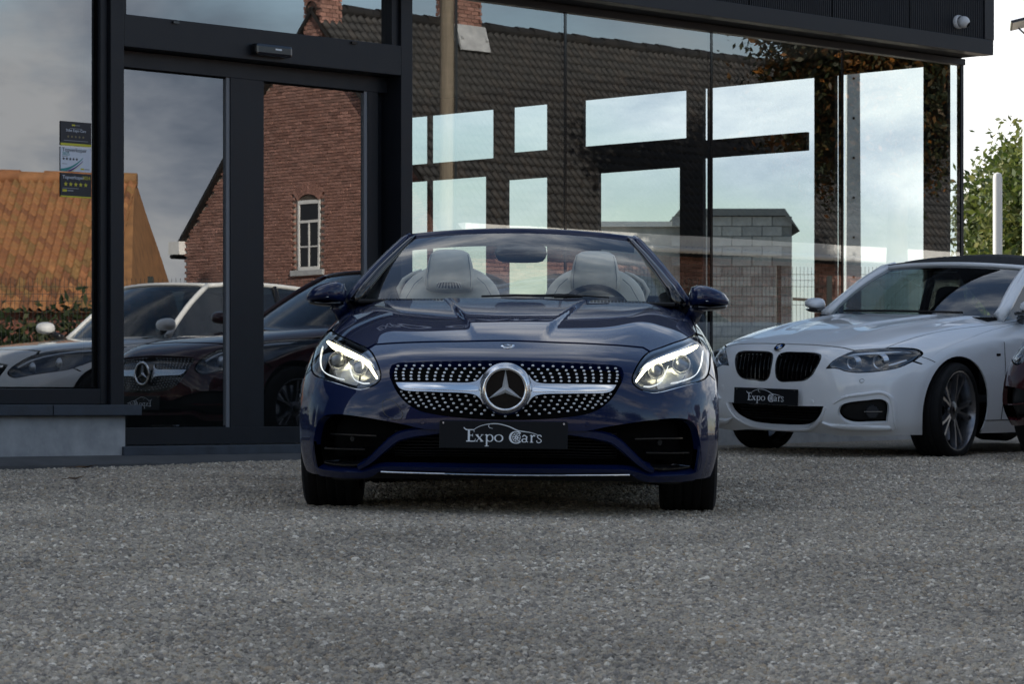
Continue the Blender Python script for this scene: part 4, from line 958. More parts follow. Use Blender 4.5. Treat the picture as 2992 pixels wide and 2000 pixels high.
# ---------------------------------------------------------------- car building kit
def roty(a): return Matrix.Rotation(a, 4, 'Y')
def wheel(parent, x, y, r, w, rim_r, style='multi', steer=0, name='wheel', rimm=None):
    s = 1 if x > 0 else -1
    e = empty(name, (x, y, r-.012)); e.parent = parent; e.rotation_euler = (0, 0, steer)
    # lathe axis z -> car x axis, outward = +s
    Mx = Matrix.Rotation(s*math.pi/2, 4, 'Y')
    h = w/2; prof = [(rim_r*.97, -h*.85), (rim_r*1.02, -h), (r*.90, -h*1.02), (r*.97, -h*.92), (r*.995, -h*.75)]
    g = []
    for k in range(-2, 3):
        c = k*w*.17; g += [(r, c-w*.05), (r, c+w*.045), (r-.007, c+w*.055), (r-.007, c+w*.075)]
    prof += g[:-2] + [(r*.995, h*.75), (r*.97, h*.92), (r*.90, h*1.02), (rim_r*1.02, h), (rim_r*.97, h*.85)]
    MB().lathe(prof, 56, Mx).build('tyre', M_RUB, e, smooth=40)
    mb = MB().lathe([(rim_r*.975, -h*.8), (rim_r, h*.86), (rim_r*1.0, h*.93), (rim_r*.965, h*.93), (rim_r*.93, h*.80), (rim_r*.90, -h*.2)], 56, Mx)
    n = 5
    for k in range(n):
        a = 2*math.pi*k/n + .3
        for da in ((-.17, .17) if style == 'double' else (-.08,)):
            wd = .017 if style == 'double' else .034
            b0 = a+da*.55; b1 = a+da*1.25
            def pt(rr, ang, side, hh): return Mx @ Vector((rr*math.cos(ang)-side*math.sin(ang), rr*math.sin(ang)+side*math.cos(ang), hh))
            vs = []
            for rr, ang, hw, top in ((.045, b0, wd*1.1, h*.60), (rim_r*.5, (b0+b1)/2, wd*.9, h*.66), (rim_r*.95, b1, wd*1.15, h*.72)):
                vs += [pt(rr, ang, -hw, top-.035), pt(rr, ang, -hw*.55, top), pt(rr, ang, hw*.55, top), pt(rr, ang, hw, top-.035)]
            fs = [(i*4+j, i*4+j+1, i*4+j+5, i*4+j+4) for i in range(2) for j in range(3)] + [(0, 4, 7, 3), (4, 8, 11, 7), (0, 1, 2, 3), (8, 9, 10, 11)]
            mb.add(vs, fs)
    mb.lathe([(.0001, h*.66), (.03, h*.66), (.062, h*.60), (.066, h*.5), (.05, h*.2)], 24, Mx)
    mb.build('rim', rimm or M_ALU, e, smooth=35)
    MB().lathe([(.05, h*.1), (rim_r*.78, h*.1), (rim_r*.78, h*.02), (.05, h*.02)], 40, Mx).build('brake_disc', M_SAT, e, smooth=30)
    MB().lathe([(.0001, h*.69), (.026, h*.68), (.03, h*.66)], 20, Mx).build('hub_cap', M_GBLK, e, smooth=40)
    return e

def logo_strokes():
    """the dealer's plate lettering as strokes: points, width (start, end)"""
    S = []
    def st(p, w0, w1=None): S.append((p, w0, w1 or w0))
    st([(789, 760), (789, 862)], 18); st([(762, 764), (832, 764)], 8); st([(831, 762), (834, 784)], 5, 3)
    st([(795, 812), (822, 812)], 6); st([(821, 800), (821, 824)], 4); st([(766, 862), (838, 862)], 9); st([(838, 864), (846, 840)], 6, 3)
    st([(744, 744), (756, 757), (772, 765)], 7, 10)
    st([(854, 806), (905, 863)], 14); st([(905, 806), (853, 863)], 5)
    for a, b in ((845, 872), (892, 914)): st([(a, 806), (b, 806)], 4)
    for a, b in ((844, 866), (886, 914)): st([(a, 863), (b, 863)], 4)
    st([(942, 804), (942, 902)], 13); st([(926, 902), (960, 902)], 5); st([(926, 809), (943, 803)], 5)
    def ring(cx, cy, rx, ry, a0, a1, thick, thin):
        n = 22; p = []; ws = []
        for i in range(n+1):
            a = math.radians(a0+(a1-a0)*i/n); p.append((cx+rx*math.cos(a), cy+ry*math.sin(a))); ws.append(thin+(thick-thin)*abs(math.cos(a))**1.5)
        S.append((p, ws, None))
    ring(968, 834, 26, 29, -150, 150, 13, 5); ring(1045, 834, 33, 29, 0, 360, 13, 5)
    ring(1192, 826, 50, 50, 40, 320, 20, 7); ring(1196, 826, 33, 36, 0, 360, 5, 4); ring(1196, 826, 9, 10, 0, 360, 9, 9)
    for k in range(8):
        a = k*math.pi/4+.2; st([(1196+9*math.cos(a), 826+10*math.sin(a)), (1196+32*math.cos(a), 826+35*math.sin(a))], 8, 6)
    ring(1263, 851, 19, 14, 30, 330, 11, 6); st([(1284, 816), (1284, 858), (1296, 866)], 13, 5); st([(1246, 820), (1262, 807), (1282, 818)], 9, 9)
    st([(1325, 806), (1325, 866)], 13); st([(1311, 866), (1340, 866)], 5); st([(1311, 809), (1326, 804)], 5); st([(1329, 824), (1342, 808), (1356, 812)], 6, 12)
    st([(1408, 820), (1405, 808), (1388, 805), (1374, 816), (1386, 832), (1404, 844), (1409, 856), (1394, 868), (1374, 866), (1369, 850)], 7, 7)
    st([(828, 766), (850, 750), (885, 732), (935, 718), (985, 711), (1035, 711), (1085, 720), (1140, 737), (1190, 760), (1222, 773)], 4, 9)
    st([(1215, 770), (1260, 775), (1320, 784), (1392, 806)], 9, 3); st([(962, 720), (956, 733), (966, 745), (992, 752)], 5, 3)
    return S
def ribbon_faces(mb, p, ws, to3):
    p = np.asarray(p, float); n = len(p)
    ws = np.linspace(ws[0], ws[1], n) if len(ws) == 2 else np.asarray(ws)
    t = np.gradient(p, axis=0); t /= np.maximum(1e-9, np.linalg.norm(t, axis=1))[:, None]; nn = np.stack([-t[:, 1], t[:, 0]], 1)
    a = p+nn*ws[:, None]/2; b = p-nn*ws[:, None]/2
    vs = [to3(q) for q in a]+[to3(q) for q in b]
    mb.add(vs, [(i, i+1, n+i+1, n+i) for i in range(n-1)])
def number_plate(parent, loc, rot=(0, 0, 0), w=.522, h=.112):
    e = empty('number_plate', loc, rot=rot); e.parent = parent
    MB().box((-w/2, -.004, -h/2), (w/2, .006, h/2)).build('plate_holder', M_PLT, e, bevel=.003)
    k = .522/1100; mb = MB(); cnt = [0]
    for p, w0, w1 in logo_strokes():
        ws = w0 if w1 is None else (w0, w1); cnt[0] += 1; d = -.0046-.00002*cnt[0]
        if w1 is not None and len(p) > 2:
            p = spline(p, False, 4)
        ribbon_faces(mb, p, ws, lambda q: ((q[0]-1085)*k, d, -(q[1]-806)*k))
    mb.build('lettering', M_LET, e)
    s = MB()
    for x in (-.245, .245): s.lathe([(.0001, .0), (.004, 0), (.0042, -.002)], 10, Matrix.Translation((x, -.0065, h*.42)) @ Matrix.Rotation(math.pi/2, 4, 'X'))
    s.build('screw', M_SAT, e)
    return e
def star3(mb, R, bw, d, M):
    """raised three-pointed star in xz, ridge towards -y"""
    for k in range(3):
        a = math.pi/2 + k*2*math.pi/3
        tip = Vector((R*math.cos(a), 0, R*math.sin(a)))
        l = Vector((bw*math.cos(a+math.pi/3), 0, bw*math.sin(a+math.pi/3))); r = Vector((bw*math.cos(a-math.pi/3), 0, bw*math.sin(a-math.pi/3)))
        c = Vector((0, -d, 0)); tr = tip+Vector((0, -d*.25, 0))
        mb.add([M @ v for v in (c, l, tip, r, tr)], [(0, 4, 1), (1, 4, 2), (0, 3, 4), (3, 2, 4)])
def torus(mb, R, r, M, n=64, k=12, sy=1):
    vs = [M @ Vector(((R+r*math.cos(b))*math.cos(a), r*sy*math.sin(b), (R+r*math.cos(b))*math.sin(a))) for a in [i*2*math.pi/n for i in range(n)] for b in [j*2*math.pi/k for j in range(k)]]
    mb.add(vs, [(i*k+j, i*k+(j+1) % k, ((i+1) % n)*k+(j+1) % k, ((i+1) % n)*k+j) for i in range(n) for j in range(k)])
def disc(name, surf, x, z, r, m, parent, off=.001, h=.004, sx=1):
    y = float(surf.F(np.array([x]), np.array([z]))[0]); n = Vector(surf.nF(np.array([x]), np.array([z]))[0])
    M = Matrix.Translation(Vector((x, y, z))+n*off) @ n.to_track_quat('Z', 'Y').to_matrix().to_4x4()
    o = MB().lathe([(.0001, h), (r*.9, h), (r, h*.5), (r, -h)], 28, M).build(name, m, parent, smooth=40)
    return o, M
def split_curve(surf, us=(.90, .955), zlo=.5, zhi=.6):
    return lambda z: (us[0]+(us[1]-us[0])*sstep(zlo, zhi, z))*surf.W(z)
def flank(root, surf, sp, m, z0, z1, r_arch, zc, wb=2.43, ztop=.90, ytail=3.25, top_pts=None, door=None, tailz=None, mouth=.02):
    zs = np.linspace(z0, z1, 26); xs = sp(zs); ys = surf.F(xs, zs)-.008
    front = [(float(a), float(b)) for a, b in zip(ys, zs)]
    arch = lambda yc, a0, a1: [(yc+r_arch*math.cos(a), zc+r_arch*math.sin(a)) for a in np.linspace(a0, a1, 30)]
    aa = math.asin(max(-1, (z0-zc)/r_arch))
    pl = front + list(top_pts or [(2.0, ztop), (2.9, ztop)]) + [(ytail, ztop*.92), (ytail+.04, .55), (ytail-.08, z0+.08)]
    pl += arch(wb, aa, math.pi-aa) + [(wb-r_arch-.3, z0), (r_arch+.25, z0)]
    fa = [(p, q) for p, q in arch(0, aa, math.pi-aa) if True]
    pl += fa
    # drop arch points lying ahead of the front edge
    fe = lambda q: float(np.interp(q, zs, ys))
    pl = [p for i, p in enumerate(pl) if i < len(front) or p[0] > fe(p[1])+.004 or p[0] > .05]
    for s in (1, -1):
        panel('side_panel', surf, np.array(pl), (), m, root, step=.03, side=1, xsign=s, flange=.012, off=-.0012)
    return pl
def cabin(root, m_roof, m_pil, m_gl, y0, y1, y2, y3, wb, wt, zb, zt, arch=.03, wsag=.10, roof_name='roof', side_gl=True, bz=None, pil_r=.026, m_ws=None, zq=None):
    """windscreen, roof, side windows and pillars above the belt line"""
    n = 14; U = [i/n*2-1 for i in range(n+1)]; zb3 = zq or zb
    base = [Vector((u*wb, y0+wsag*1.8*u*u, zb-.01*u*u)) for u in U]
    top = [Vector((u*wt, y1+wsag*u*u, zt-arch*u*u*.8)) for u in U]
    rt = [Vector((u*wt*.97, y2-.05*u*u, zt-.03-arch*u*u)) for u in U]
    rb = [Vector((u*wb*.92, y3-.10*u*u, zb3)) for u in U]
    def sheet(a, b, bulge, name, mm, k=8, side=1):
        vs = []
        for j in range(k+1):
            t = j/k
            for p, q in zip(a, b):
                v = p.lerp(q, t); d = 4*t*(1-t)*bulge; vs.append(v+Vector((0, -d*.6*side, d)))
        w = len(a); fs = [(j*w+i, j*w+i+1, (j+1)*w+i+1, (j+1)*w+i) for j in range(k) for i in range(w-1)]
        return MB().add(vs, fs).build(name, mm, root, smooth=1)
    sheet(base, top, .025, 'windscreen', m_ws or m_gl)
    rf = sheet(top, rt, .05, roof_name, m_roof)
    sheet(rt, rb, .03, 'rear_window', m_gl if roof_name == 'roof' else m_roof, side=-1)
    for s in (1, -1):
        i = n if s > 0 else 0
        pts = [base[i].lerp(top[i], j/8)+Vector((0, -.015*4*j/8*(1-j/8), .025*4*j/8*(1-j/8))) for j in range(9)]
        MB().tube(pts, [pil_r*1.4]+[pil_r]*8, 10).build('front_pillar', m_pil, root, smooth=1)
        pts = [top[i].lerp(rt[i], j/8)+Vector((0, 0, .045*4*j/8*(1-j/8))) for j in range(9)] + [rt[i].lerp(rb[i], j/6) for j in range(1, 7)]
        MB().tube(pts, pil_r*.9, 10).build('roof_rail', m_pil if roof_name == 'roof' else m_roof, root, smooth=1)
        up = [base[i].lerp(top[i], j/6) for j in range(7)] + [top[i].lerp(rt[i], j/6)+Vector((0, 0, .045*4*j/6*(1-j/6))) for j in range(1, 7)] + [rt[i].lerp(rb[i], .5)]
        lo = [Vector((s*wb*1.0, v.y, zb-.02)) for v in up]
        k = len(up); mb = MB().add(up+lo, [(j, j+1, k+j+1, k+j) for j in range(k-1)])
        mb.build('side_window', m_gl, root, smooth=1)
        ym = (y1+y2)/2+.1
        f = (ym-y1)/(y2-y1); pt = top[i].lerp(rt[i], f)
        MB().tube([pt+Vector((0, 0, .03)), Vector((s*wb, ym+.06, zb-.03))], .035, 8).build('middle_pillar', M_GBLK, root, smooth=1)
    MB().tube([t+Vector((0, .0, .004)) for t in top], .018, 10).build('windscreen_header', m_pil, root, smooth=1)
    return base, top

# ---------------------------------------------------------------- the blue roadster
SLC_Z = (.12,.2,.3,.4,.5,.58,.63,.67,.71,.75,.80,.85,.89,.93)
SLC_W = (.86,.885,.90,.905,.907,.905,.902,.897,.888,.872,.850,.830,.808,.785)
SLC_T = (
(-.72,-.715,-.70,-.67,-.63,-.57,-.50,-.42,-.28,-.1),
(-.80,-.795,-.78,-.75,-.71,-.65,-.56,-.46,-.36,-.10),
(-.825,-.82,-.80,-.775,-.73,-.665,-.575,-.47,-.37,-.08),
(-.83,-.825,-.805,-.775,-.73,-.66,-.56,-.45,-.35,-.05),
(-.825,-.82,-.795,-.755,-.70,-.62,-.51,-.39,-.26,.05),
(-.80,-.79,-.765,-.71,-.64,-.54,-.41,-.28,-.12,.15),
(-.765,-.755,-.72,-.655,-.57,-.455,-.31,-.17,.03,.3),
(-.70,-.69,-.65,-.58,-.48,-.35,-.20,-.05,.15,.45),
(-.575,-.565,-.53,-.46,-.365,-.235,-.08,.08,.3,.6),
(-0.450,-0.440,-0.410,-0.350,-0.260,-0.140,0.030,0.200,0.430,0.780),
(-0.250,-0.240,-0.210,-0.160,-0.080,0.040,0.210,0.390,0.670,1.070),
(0.080,0.090,0.110,0.150,0.220,0.340,0.510,0.710,1.030,1.430),
(0.350,0.360,0.380,0.420,0.490,0.610,0.800,1.000,1.350,1.750),
(0.710,0.720,0.740,0.780,0.850,0.970,1.160,1.360,1.660,2.060))
def bonnet_bulge(x, y, z):
    ax = np.abs(x); xr = .135+.165*np.clip((y+.52)/1.1, 0, 1.2)
    h = .013*(1-sstep(xr-.012, xr+.030, ax))*sstep(-.56, -.05, y)*sstep(.70, .74, z)
    h = h + .010*np.exp(-((ax-(.50+.10*np.clip((y+.5)/1.1, 0, 1)))/.10)**2)*sstep(-.5, .1, y)*sstep(.70, .76, z)
    return h
ss = Surf(SLC_Z, SLC_W, SLC_T, bulge=bonnet_bulge)
roadster = empty('roadster', (-.008, 13.1, 0), rot=(.017, .012, -.03),
    label='dark blue open two-seat roadster with lit headlights parked nose-on in front of the showroom door', cat='car')
car = roadster
HEAD = [(-.818, .764, 1), (-.792, .760), (-.745, .742), (-.691, .724), (-.643, .706), (-.593, .688), (-.567, .667), (-.547, .641), (-.530, .611), (-.519, .581), (-.521, .560), (-.535, .545),
        (-.560, .531), (-.587, .523), (-.611, .521), (-.641, .526), (-.687, .538), (-.741, .552), (-.794, .566), (-.828, .580), (-.840, .594), (-.850, .623), (-.856, .659), (-.863, .694), (-.861, .727), (-.846, .752)]
LINE_UP = [(-.806, .780), (-.803, .80), (-.797, .83), (-.789, .858), (-.776, .885), (-.757, .913)]
BON = [(0, .728), (-.104, .726), (-.196, .723), (-.318, .720), (-.473, .713), (-.564, .706, 1), (-.592, .690, 1), (-.643, .708), (-.691, .726), (-.745, .744), (-.79, .762), (-.800, .768, 1)] + LINE_UP[:-1] + [(-.757, .910, 1), (-.65, .917), (-.494, .920), (0, .925)]
GRI = [(0, .643), (-.15, .640), (-.294, .636), (-.391, .631), (-.450, .627), (-.472, .619), (-.480, .599), (-.477, .570), (-.465, .545), (-.447, .513), (-.424, .484), (-.392, .457), (-.349, .435), (-.287, .421), (-.191, .410), (-.096, .404), (0, .402)]
OPN = [(0, .358), (-.268, .357), (-.34, .360), (-.407, .375), (-.498, .391), (-.613, .407), (-.709, .413), (-.755, .404), (-.783, .377), (-.798, .331), (-.806, .275), (-.808, .225), (-.800, .196), (-.775, .184), (-.725, .178), (-.662, .175), (-.590, .177), (-.552, .190), (-.500, .203), (-.43, .205), (-.25, .205), (0, .205)]
spl = split_curve(ss, (.90, .968), .44, .56)
zl = np.linspace(.150, .560, 22); low_side = [(-float(spl(q)), float(q)) for q in zl[::-1]]
BUM = [(0, .7235), (-.104, .7215), (-.196, .7185), (-.318, .7155), (-.473, .7085), (-.562, .7015, 1), (-.586, .687, 1), (-.563, .668), (-.543, .641), (-.526, .611), (-.515, .581), (-.517, .557), (-.531, .541),
       (-.558, .527), (-.587, .519), (-.611, .517), (-.641, .522), (-.687, .534), (-.741, .548), (-.794, .562), (-.830, .576), (-.846, .592, 1)] + [(low_side[0][0], .566, 1)] + low_side[1:-1] + [(low_side[-1][0], .152, 1), (-.749, .148), (-.665, .146), (-.575, .150), (-.545, .160), (-.512, .181), (-.46, .186), (-.25, .184), (0, .182)]
hs = lambda h: spline(mirror_close(h), True, .012)
panel('bonnet', ss, hs(BON), (), M_BLUE, car, step=.013, sy=3.0, gap=.0015)
panel('bumper', ss, hs(BUM), (hs(GRI), hs(OPN)), M_BLUE, car, step=.013, flange=.035, gap=.0012)
def fender_half():
    zz = np.linspace(.93, .568, 22)
    out = [(-float(spl(q)), float(q)) for q in zz]
    up = [(-.846, .597, 1), (-.855, .623), (-.861, .659), (-.868, .694), (-.866, .727), (-.851, .754), (-.822, .768), (-.810, .771)] + [(x-.004, z) for x, z in LINE_UP] + [(-.757, .93, 1)]
    return up + [(out[0][0]-.001, out[0][1], 1)] + out[1:-1] + [(out[-1][0], out[-1][1], 1)]
for f in (fender_half(), flip(fender_half())):
    panel('front_wing', ss, spline(f, True, .012), (), M_BLUE, car, step=.013, gap=.0008, flange=.012)
flank(car, ss, spl, M_BLUE, .155, .90, .335, .315)
# --- grille
panel('grille_backing', ss, hs(GRI), (), M_VOID, car, step=.03, off=-.032, flange=0)
PINS = [[(-.448, .616), (-.415, .617), (-.38, .618), (-.345, .618), (-.309, .619), (-.271, .62), (-.233, .621), (-.192, .622), (-.151, .623), (-.109, .624), (-.066, .625)],
 [(-.454, .603), (-.421, .603), (-.387, .604), (-.353, .605), (-.318, .605), (-.282, .606), (-.246, .606), (-.209, .607), (-.17, .608), (-.132, .609), (-.093, .61)],
 [(-.456, .589), (-.424, .589), (-.39, .59), (-.356, .59), (-.322, .591), (-.288, .591), (-.253, .591), (-.218, .592), (-.182, .592), (-.145, .593), (-.108, .593)],
 [(-.455, .576), (-.423, .577), (-.391, .576), (-.358, .576), (-.325, .576), (-.291, .577), (-.258, .577), (-.224, .577), (-.189, .577), (-.154, .577), (-.119, .578)],
 [(-.452, .563), (-.421, .563), (-.389, .563), (-.357, .563), (-.324, .563), (-.292, .562), (-.259, .562), (-.226, .562), (-.193, .562), (-.16, .562), (-.127, .563)],
 [(-.428, .511), (-.395, .508), (-.362, .506), (-.329, .505), (-.296, .503), (-.262, .501), (-.228, .5), (-.195, .498), (-.161, .497), (-.126, .495)],
 [(-.419, .497), (-.388, .495), (-.355, .492), (-.322, .49), (-.289, .487), (-.255, .485), (-.221, .483), (-.187, .481), (-.152, .479), (-.117, .477)],
 [(-.408, .484), (-.378, .481), (-.346, .478), (-.313, .474), (-.28, .471), (-.246, .469), (-.212, .466), (-.177, .463), (-.142, .461), (-.103, .458)],
 [(-.393, .47), (-.368, .467), (-.336, .463), (-.303, .459), (-.269, .455), (-.234, .452), (-.198, .449), (-.161, .445), (-.123, .441), (-.084, .439)],
 [(-.356, .454), (-.324, .449), (-.291, .444), (-.255, .44), (-.219, .436), (-.18, .431), (-.139, .427), (-.097, .424), (-.05, .42), (0, .416)]]
pm = MB()
pm.add([(0, -.0042, .0012)]+[(.0058*math.cos(a), -.0012, .0042*math.sin(a)) for a in [k*math.pi/4 for k in range(8)]]+[(.0064*math.cos(a), .004, .0048*math.sin(a)) for a in [k*math.pi/4 for k in range(8)]],
       [(0, 1+(k+1) % 8, 1+k) for k in range(8)]+[(1+k, 1+(k+1) % 8, 9+(k+1) % 8, 9+k) for k in range(8)])
pme = pm.mesh('grille_pin'); pme.materials.append(M_PIN)
for row in PINS:
    for x, z in row:
        for s in ((1, -1) if abs(x) > .001 else (1,)):
            o = link('grille_pin', pme, None, car); y = float(ss.F(np.array([x*s]), np.array([z]))[0]); o.location = (x*s, y+.020, z)
yS = float(ss.F(np.array([0.]), np.array([.527]))[0])
mb = MB(); torus(mb, .0855, .0085, Matrix.Translation((0, yS-.020, .527)), sy=1.3); mb.build('emblem_ring', M_CHR, car, smooth=1)
mb = MB().lathe([(.0001, 0), (.083, 0), (.083, .02)], 48, Matrix.Translation((0, yS-.004, .527)) @ Matrix.Rotation(math.pi/2, 4, 'X')); mb.build('emblem_disc', M_EMB, car, smooth=30)
mb = MB(); star3(mb, .080, .0155, .016, Matrix.Translation((0, yS-.012, .527))); mb.build('emblem_star', M_STAR, car)
mb = MB().lathe([(.093, -.003), (.101, .004), (.108, .02)], 56, Matrix.Translation((0, yS-.018, .527)) @ Matrix.Rotation(-math.pi/2, 4, 'X')); mb.build('emblem_surround', M_SAT, car, smooth=1)
WING = [(-.452, .550, 1), (-.384, .551), (-.241, .552), (-.146, .5535), (-.120, .560), (-.104, .573), (-.094, .588, 1), (-.088, .527), (-.090, .465, 1), (-.101, .484), (-.118, .500), (-.146, .508), (-.288, .5135), (-.417, .519), (-.438, .529)]
WINS = [(-.444, .546, 1), (-.383, .5455), (-.24, .5415), (-.135, .541), (-.116, .537), (-.108, .528), (-.112, .520), (-.128, .518), (-.24, .5205), (-.383, .524), (-.428, .528)]
for fl in (lambda p: p, flip):
    panel('grille_bar', ss, spline(fl(WING), True, .008), (), M_SAT, car, step=.012, off=-.002, flange=.022)
    panel('grille_bar_insert', ss, spline(fl(WINS), True, .008), (), M_CHR, car, step=.008, off=.003, flange=.006)
# --- lower opening
panel('intake_backing', ss, hs(OPN), (), M_VOID, car, step=.05, off=-.10, flange=0)
for z in np.linspace(.225, .345, 9):
    strip('intake_slat', ss, [(-.47, z), (0, z), (.47, z)], .006, M_BLK, car, off=-.075, th=.02, step=.03)
for s in (1, -1):
    for pts in ([(-.742, .331), (-.65, .330), (-.535, .328)], [(-.772, .267), (-.70, .267), (-.585, .268)]):
        strip('intake_fin', ss, [(x*s, z) for x, z in pts], .010, M_GBLK, car, off=-.03, th=.03, step=.02)
    strip('bumper_strut', ss, [(x*s, z) for x, z in [(-.20, .351), (-.30, .348), (-.38, .340), (-.447, .320), (-.500, .277), (-.542, .236), (-.580, .203), (-.612, .186)]], [.014, .026, .040, .046, .044, .040, .034, .024], M_BLUE, car, off=-.022, th=.035)
    strip('intake_lip', ss, [(x*s, z) for x, z in [(-.78, .203), (-.72, .194), (-.66, .191), (-.60, .197)]], [.008, .012, .016, .010], M_GBLK, car, off=-.028, th=.02)
    disc('parking_sensor', ss, -.336*s, .388, .0095, M_BLUE, car, .0005, .0025)
    disc('parking_sensor', ss, -.653*s, .311, .012, M_BLK, car, -.045, .006)
    tow = [(-.500, .476), (-.505, .456), (-.494, .420), (-.462, .399), (-.430, .397), (-.419, .413), (-.431, .444), (-.468, .476)]
    if s > 0: strip('tow_eye_seam', ss, tow, .0026, M_GBLK, car, off=.0009, th=.0006, closed=True)
valance = [(0, .179), (-.25, .181), (-.46, .183), (-.512, .177), (-.545, .156), (-.575, .147), (-.66, .143), (-.745, .144, 1), (-.73, .132), (-.5, .142), (0, .146)]
panel('front_valance', ss, hs(valance), (), M_BLK, car, step=.03, off=-.012, flange=.05)
strip('splitter_trim', ss, [(-.510, .1815), (-.34, .1795), (0, .1765), (.34, .1795), (.510, .1815)], .0055, M_CHR, car, off=.004, th=.006)
number_plate(car, (-.004, -.872, .341), (-.06, 0, 0))
# --- headlights
for fl, s in ((lambda p: p, -1), (flip, 1)):
    T = lambda pts: [(p[0]*(-s),)+tuple(p[1:]) for p in pts]
    hd = spline(fl(HEAD), True, .012)
    hl = empty('headlight'); hl.parent = car
    panel('housing', ss, hd, (), M_LAMPB, hl, step=.02, off=-.085, flange=0)
    panel('bezel', ss, inset(hd, .001), (inset(hd, .012),), M_GBLK, hl, step=.02, off=-.004, flange=.08)
    panel('lens', ss, inset(hd, .002), (), M_LENS, hl, step=.014, off=-.001, flange=.004)
    drl = [(-.812, .724), (-.756, .702), (-.689, .680), (-.643, .664), (-.600, .645), (-.577, .627), (-.562, .606), (-.547, .585), (-.534, .566)]
    strip('running_light', ss, T(drl), [.010, .018, .019, .019, .018, .016, .013, .011, .007], M_DRL, hl, off=-.011, th=.008)
    strip('brow_trim', ss, T([(-.800, .748), (-.745, .727), (-.690, .708), (-.640, .689), (-.595, .668), (-.568, .643), (-.552, .617)]), [.010, .018, .019, .018, .016, .012, .006], M_SAT, hl, off=-.022, th=.006)
    strip('light_guide', ss, T([(-.846, .709), (-.836, .672), (-.822, .635), (-.805, .609), (-.776, .591), (-.740, .580), (-.712, .572), (-.688, .569)]), [.002, .003, .0036, .0036, .0036, .003, .0026, .0014], M_DRL2, hl, off=-.018, th=.006)
    strip('light_guide', ss, T([(-.676, .642), (-.667, .619), (-.655, .591), (-.643, .572), (-.624, .561), (-.598, .553), (-.572, .554)]), [.002, .0034, .0038, .0036, .003, .0026, .0014], M_DRL2, hl, off=-.018, th=.006)
    for (x, z, r, nm) in ((-.616, .607, .029, 'projector'), (-.726, .634, .033, 'projector')):
        x *= -s; y = float(ss.F(np.array([x]), np.array([z]))[0])+(.070 if abs(x) < .65 else .095)
        Mx = Matrix.Translation((x, y, z)) @ Matrix.Rotation(math.pi/2, 4, 'X')
        MB().lathe([(r*1.02, .012), (r*1.16, .012), (r*1.25, -.02)], 36, Mx).build(nm+'_ring', M_SAT, hl, smooth=40)
        MB().lathe([(r*math.sin(a), r*.62*math.cos(a)-.012+.008) for a in np.linspace(.001, math.pi/2, 9)], 36, Mx).build(nm, mat('projector lens', (.20, .21, .23), .06, .55, coat=1), hl, smooth=1)
    panel('reflector', ss, spline([(p[0]*(-s), p[1]) for p in [(-.800, .706), (-.73, .688), (-.66, .662), (-.655, .62), (-.665, .585), (-.70, .583), (-.74, .59), (-.785, .64)]], True, .012), (), M_LREF, hl, step=.02, off=-.078, flange=0)
    strip('lamp_seam', ss, T([(-.80, .562), (-.741, .5485), (-.687, .5345), (-.641, .5225), (-.60, .5175), (-.56, .526)]), [.001, .003, .004, .004, .003, .001], M_CHR, hl, off=-.001, th=.002)
# --- badge, seams, cowl
o, Mb = disc('bonnet_badge', ss, 0, .703, .029, M_CHR, car, .0005, .003)
bd = MB().lathe([(.0001, .0045), (.019, .0045), (.0195, .003)], 30, Mb); bd.build('badge_face', M_GBLK, car, smooth=40)
bs = MB(); star3(bs, .019, .0035, .003, Mb @ Matrix.Translation((0, 0, .0045)) @ Matrix.Rotation(-math.pi/2, 4, 'X') @ Matrix.Rotation(math.pi, 4, 'Y') @ Matrix.Rotation(math.pi, 4, 'Y')); bs.build('badge_star', M_CHR, car)
for s in (1, -1):
    vt = MB(); ribs = MB(); n = 22
    for k in range(n):
        x0 = .335+.345*k/n; x1 = x0+.345/n*.78
        for q in range(1):
            xx = np.array([x0, x1, x1, x0])*s; zz = np.array([.9125, .9125, .9165, .9165])-.004*((k/n)**2)
            yy = ss.F(xx, zz); nn = ss.nF(xx, zz); vt.add([tuple(Vector((a, b, c))+Vector(d)*.0025) for a, b, c, d in zip(xx, yy, zz, nn)], [(0, 1, 2, 3)])
    vt.build('bonnet_vent', M_VOID, car)
MB().box((-.72, .60, .895), (.72, .80, .912)).build('cowl', M_BLK, car, bevel=.006)
# --- windscreen and frame
nU = 20; U = [i/nU*2-1 for i in range(nU+1)]
base = [Vector((u*.735, .66+.20*u*u, .918)) for u in U]; top = [Vector((u*.520, 1.19+.09*u*u, 1.243-.028*u*u)) for u in U]
vs = []; kk = 10
for j in range(kk+1):
    t = j/kk
    for p, q in zip(base, top): v = p.lerp(q, t); d = 4*t*(1-t)*.02; vs.append(v+Vector((0, -d, d)))
MB().add(vs, [(j*(nU+1)+i, j*(nU+1)+i+1, (j+1)*(nU+1)+i+1, (j+1)*(nU+1)+i) for j in range(kk) for i in range(nU)]).build('windscreen', M_WSG, car, smooth=1)
hdr = [Vector((u*.540, 1.225+.095*u*u, 1.250-.030*u*u)) for u in U]
MB().tube(hdr, .017, 12, sx=1.4).build('windscreen_header', M_BLUE, car, smooth=1)
sh = MB().add([v+Vector((0, .03, -.012)) for v in hdr]+[v+Vector((0, .05, -.058-.006*(1-abs(u)))) for v, u in zip(hdr, U)], [(i, i+1, nU+2+i, nU+1+i) for i in range(nU)])
sh.build('sun_visor', mat('dark headliner', (.035, .045, .055), .8), car, smooth=1)
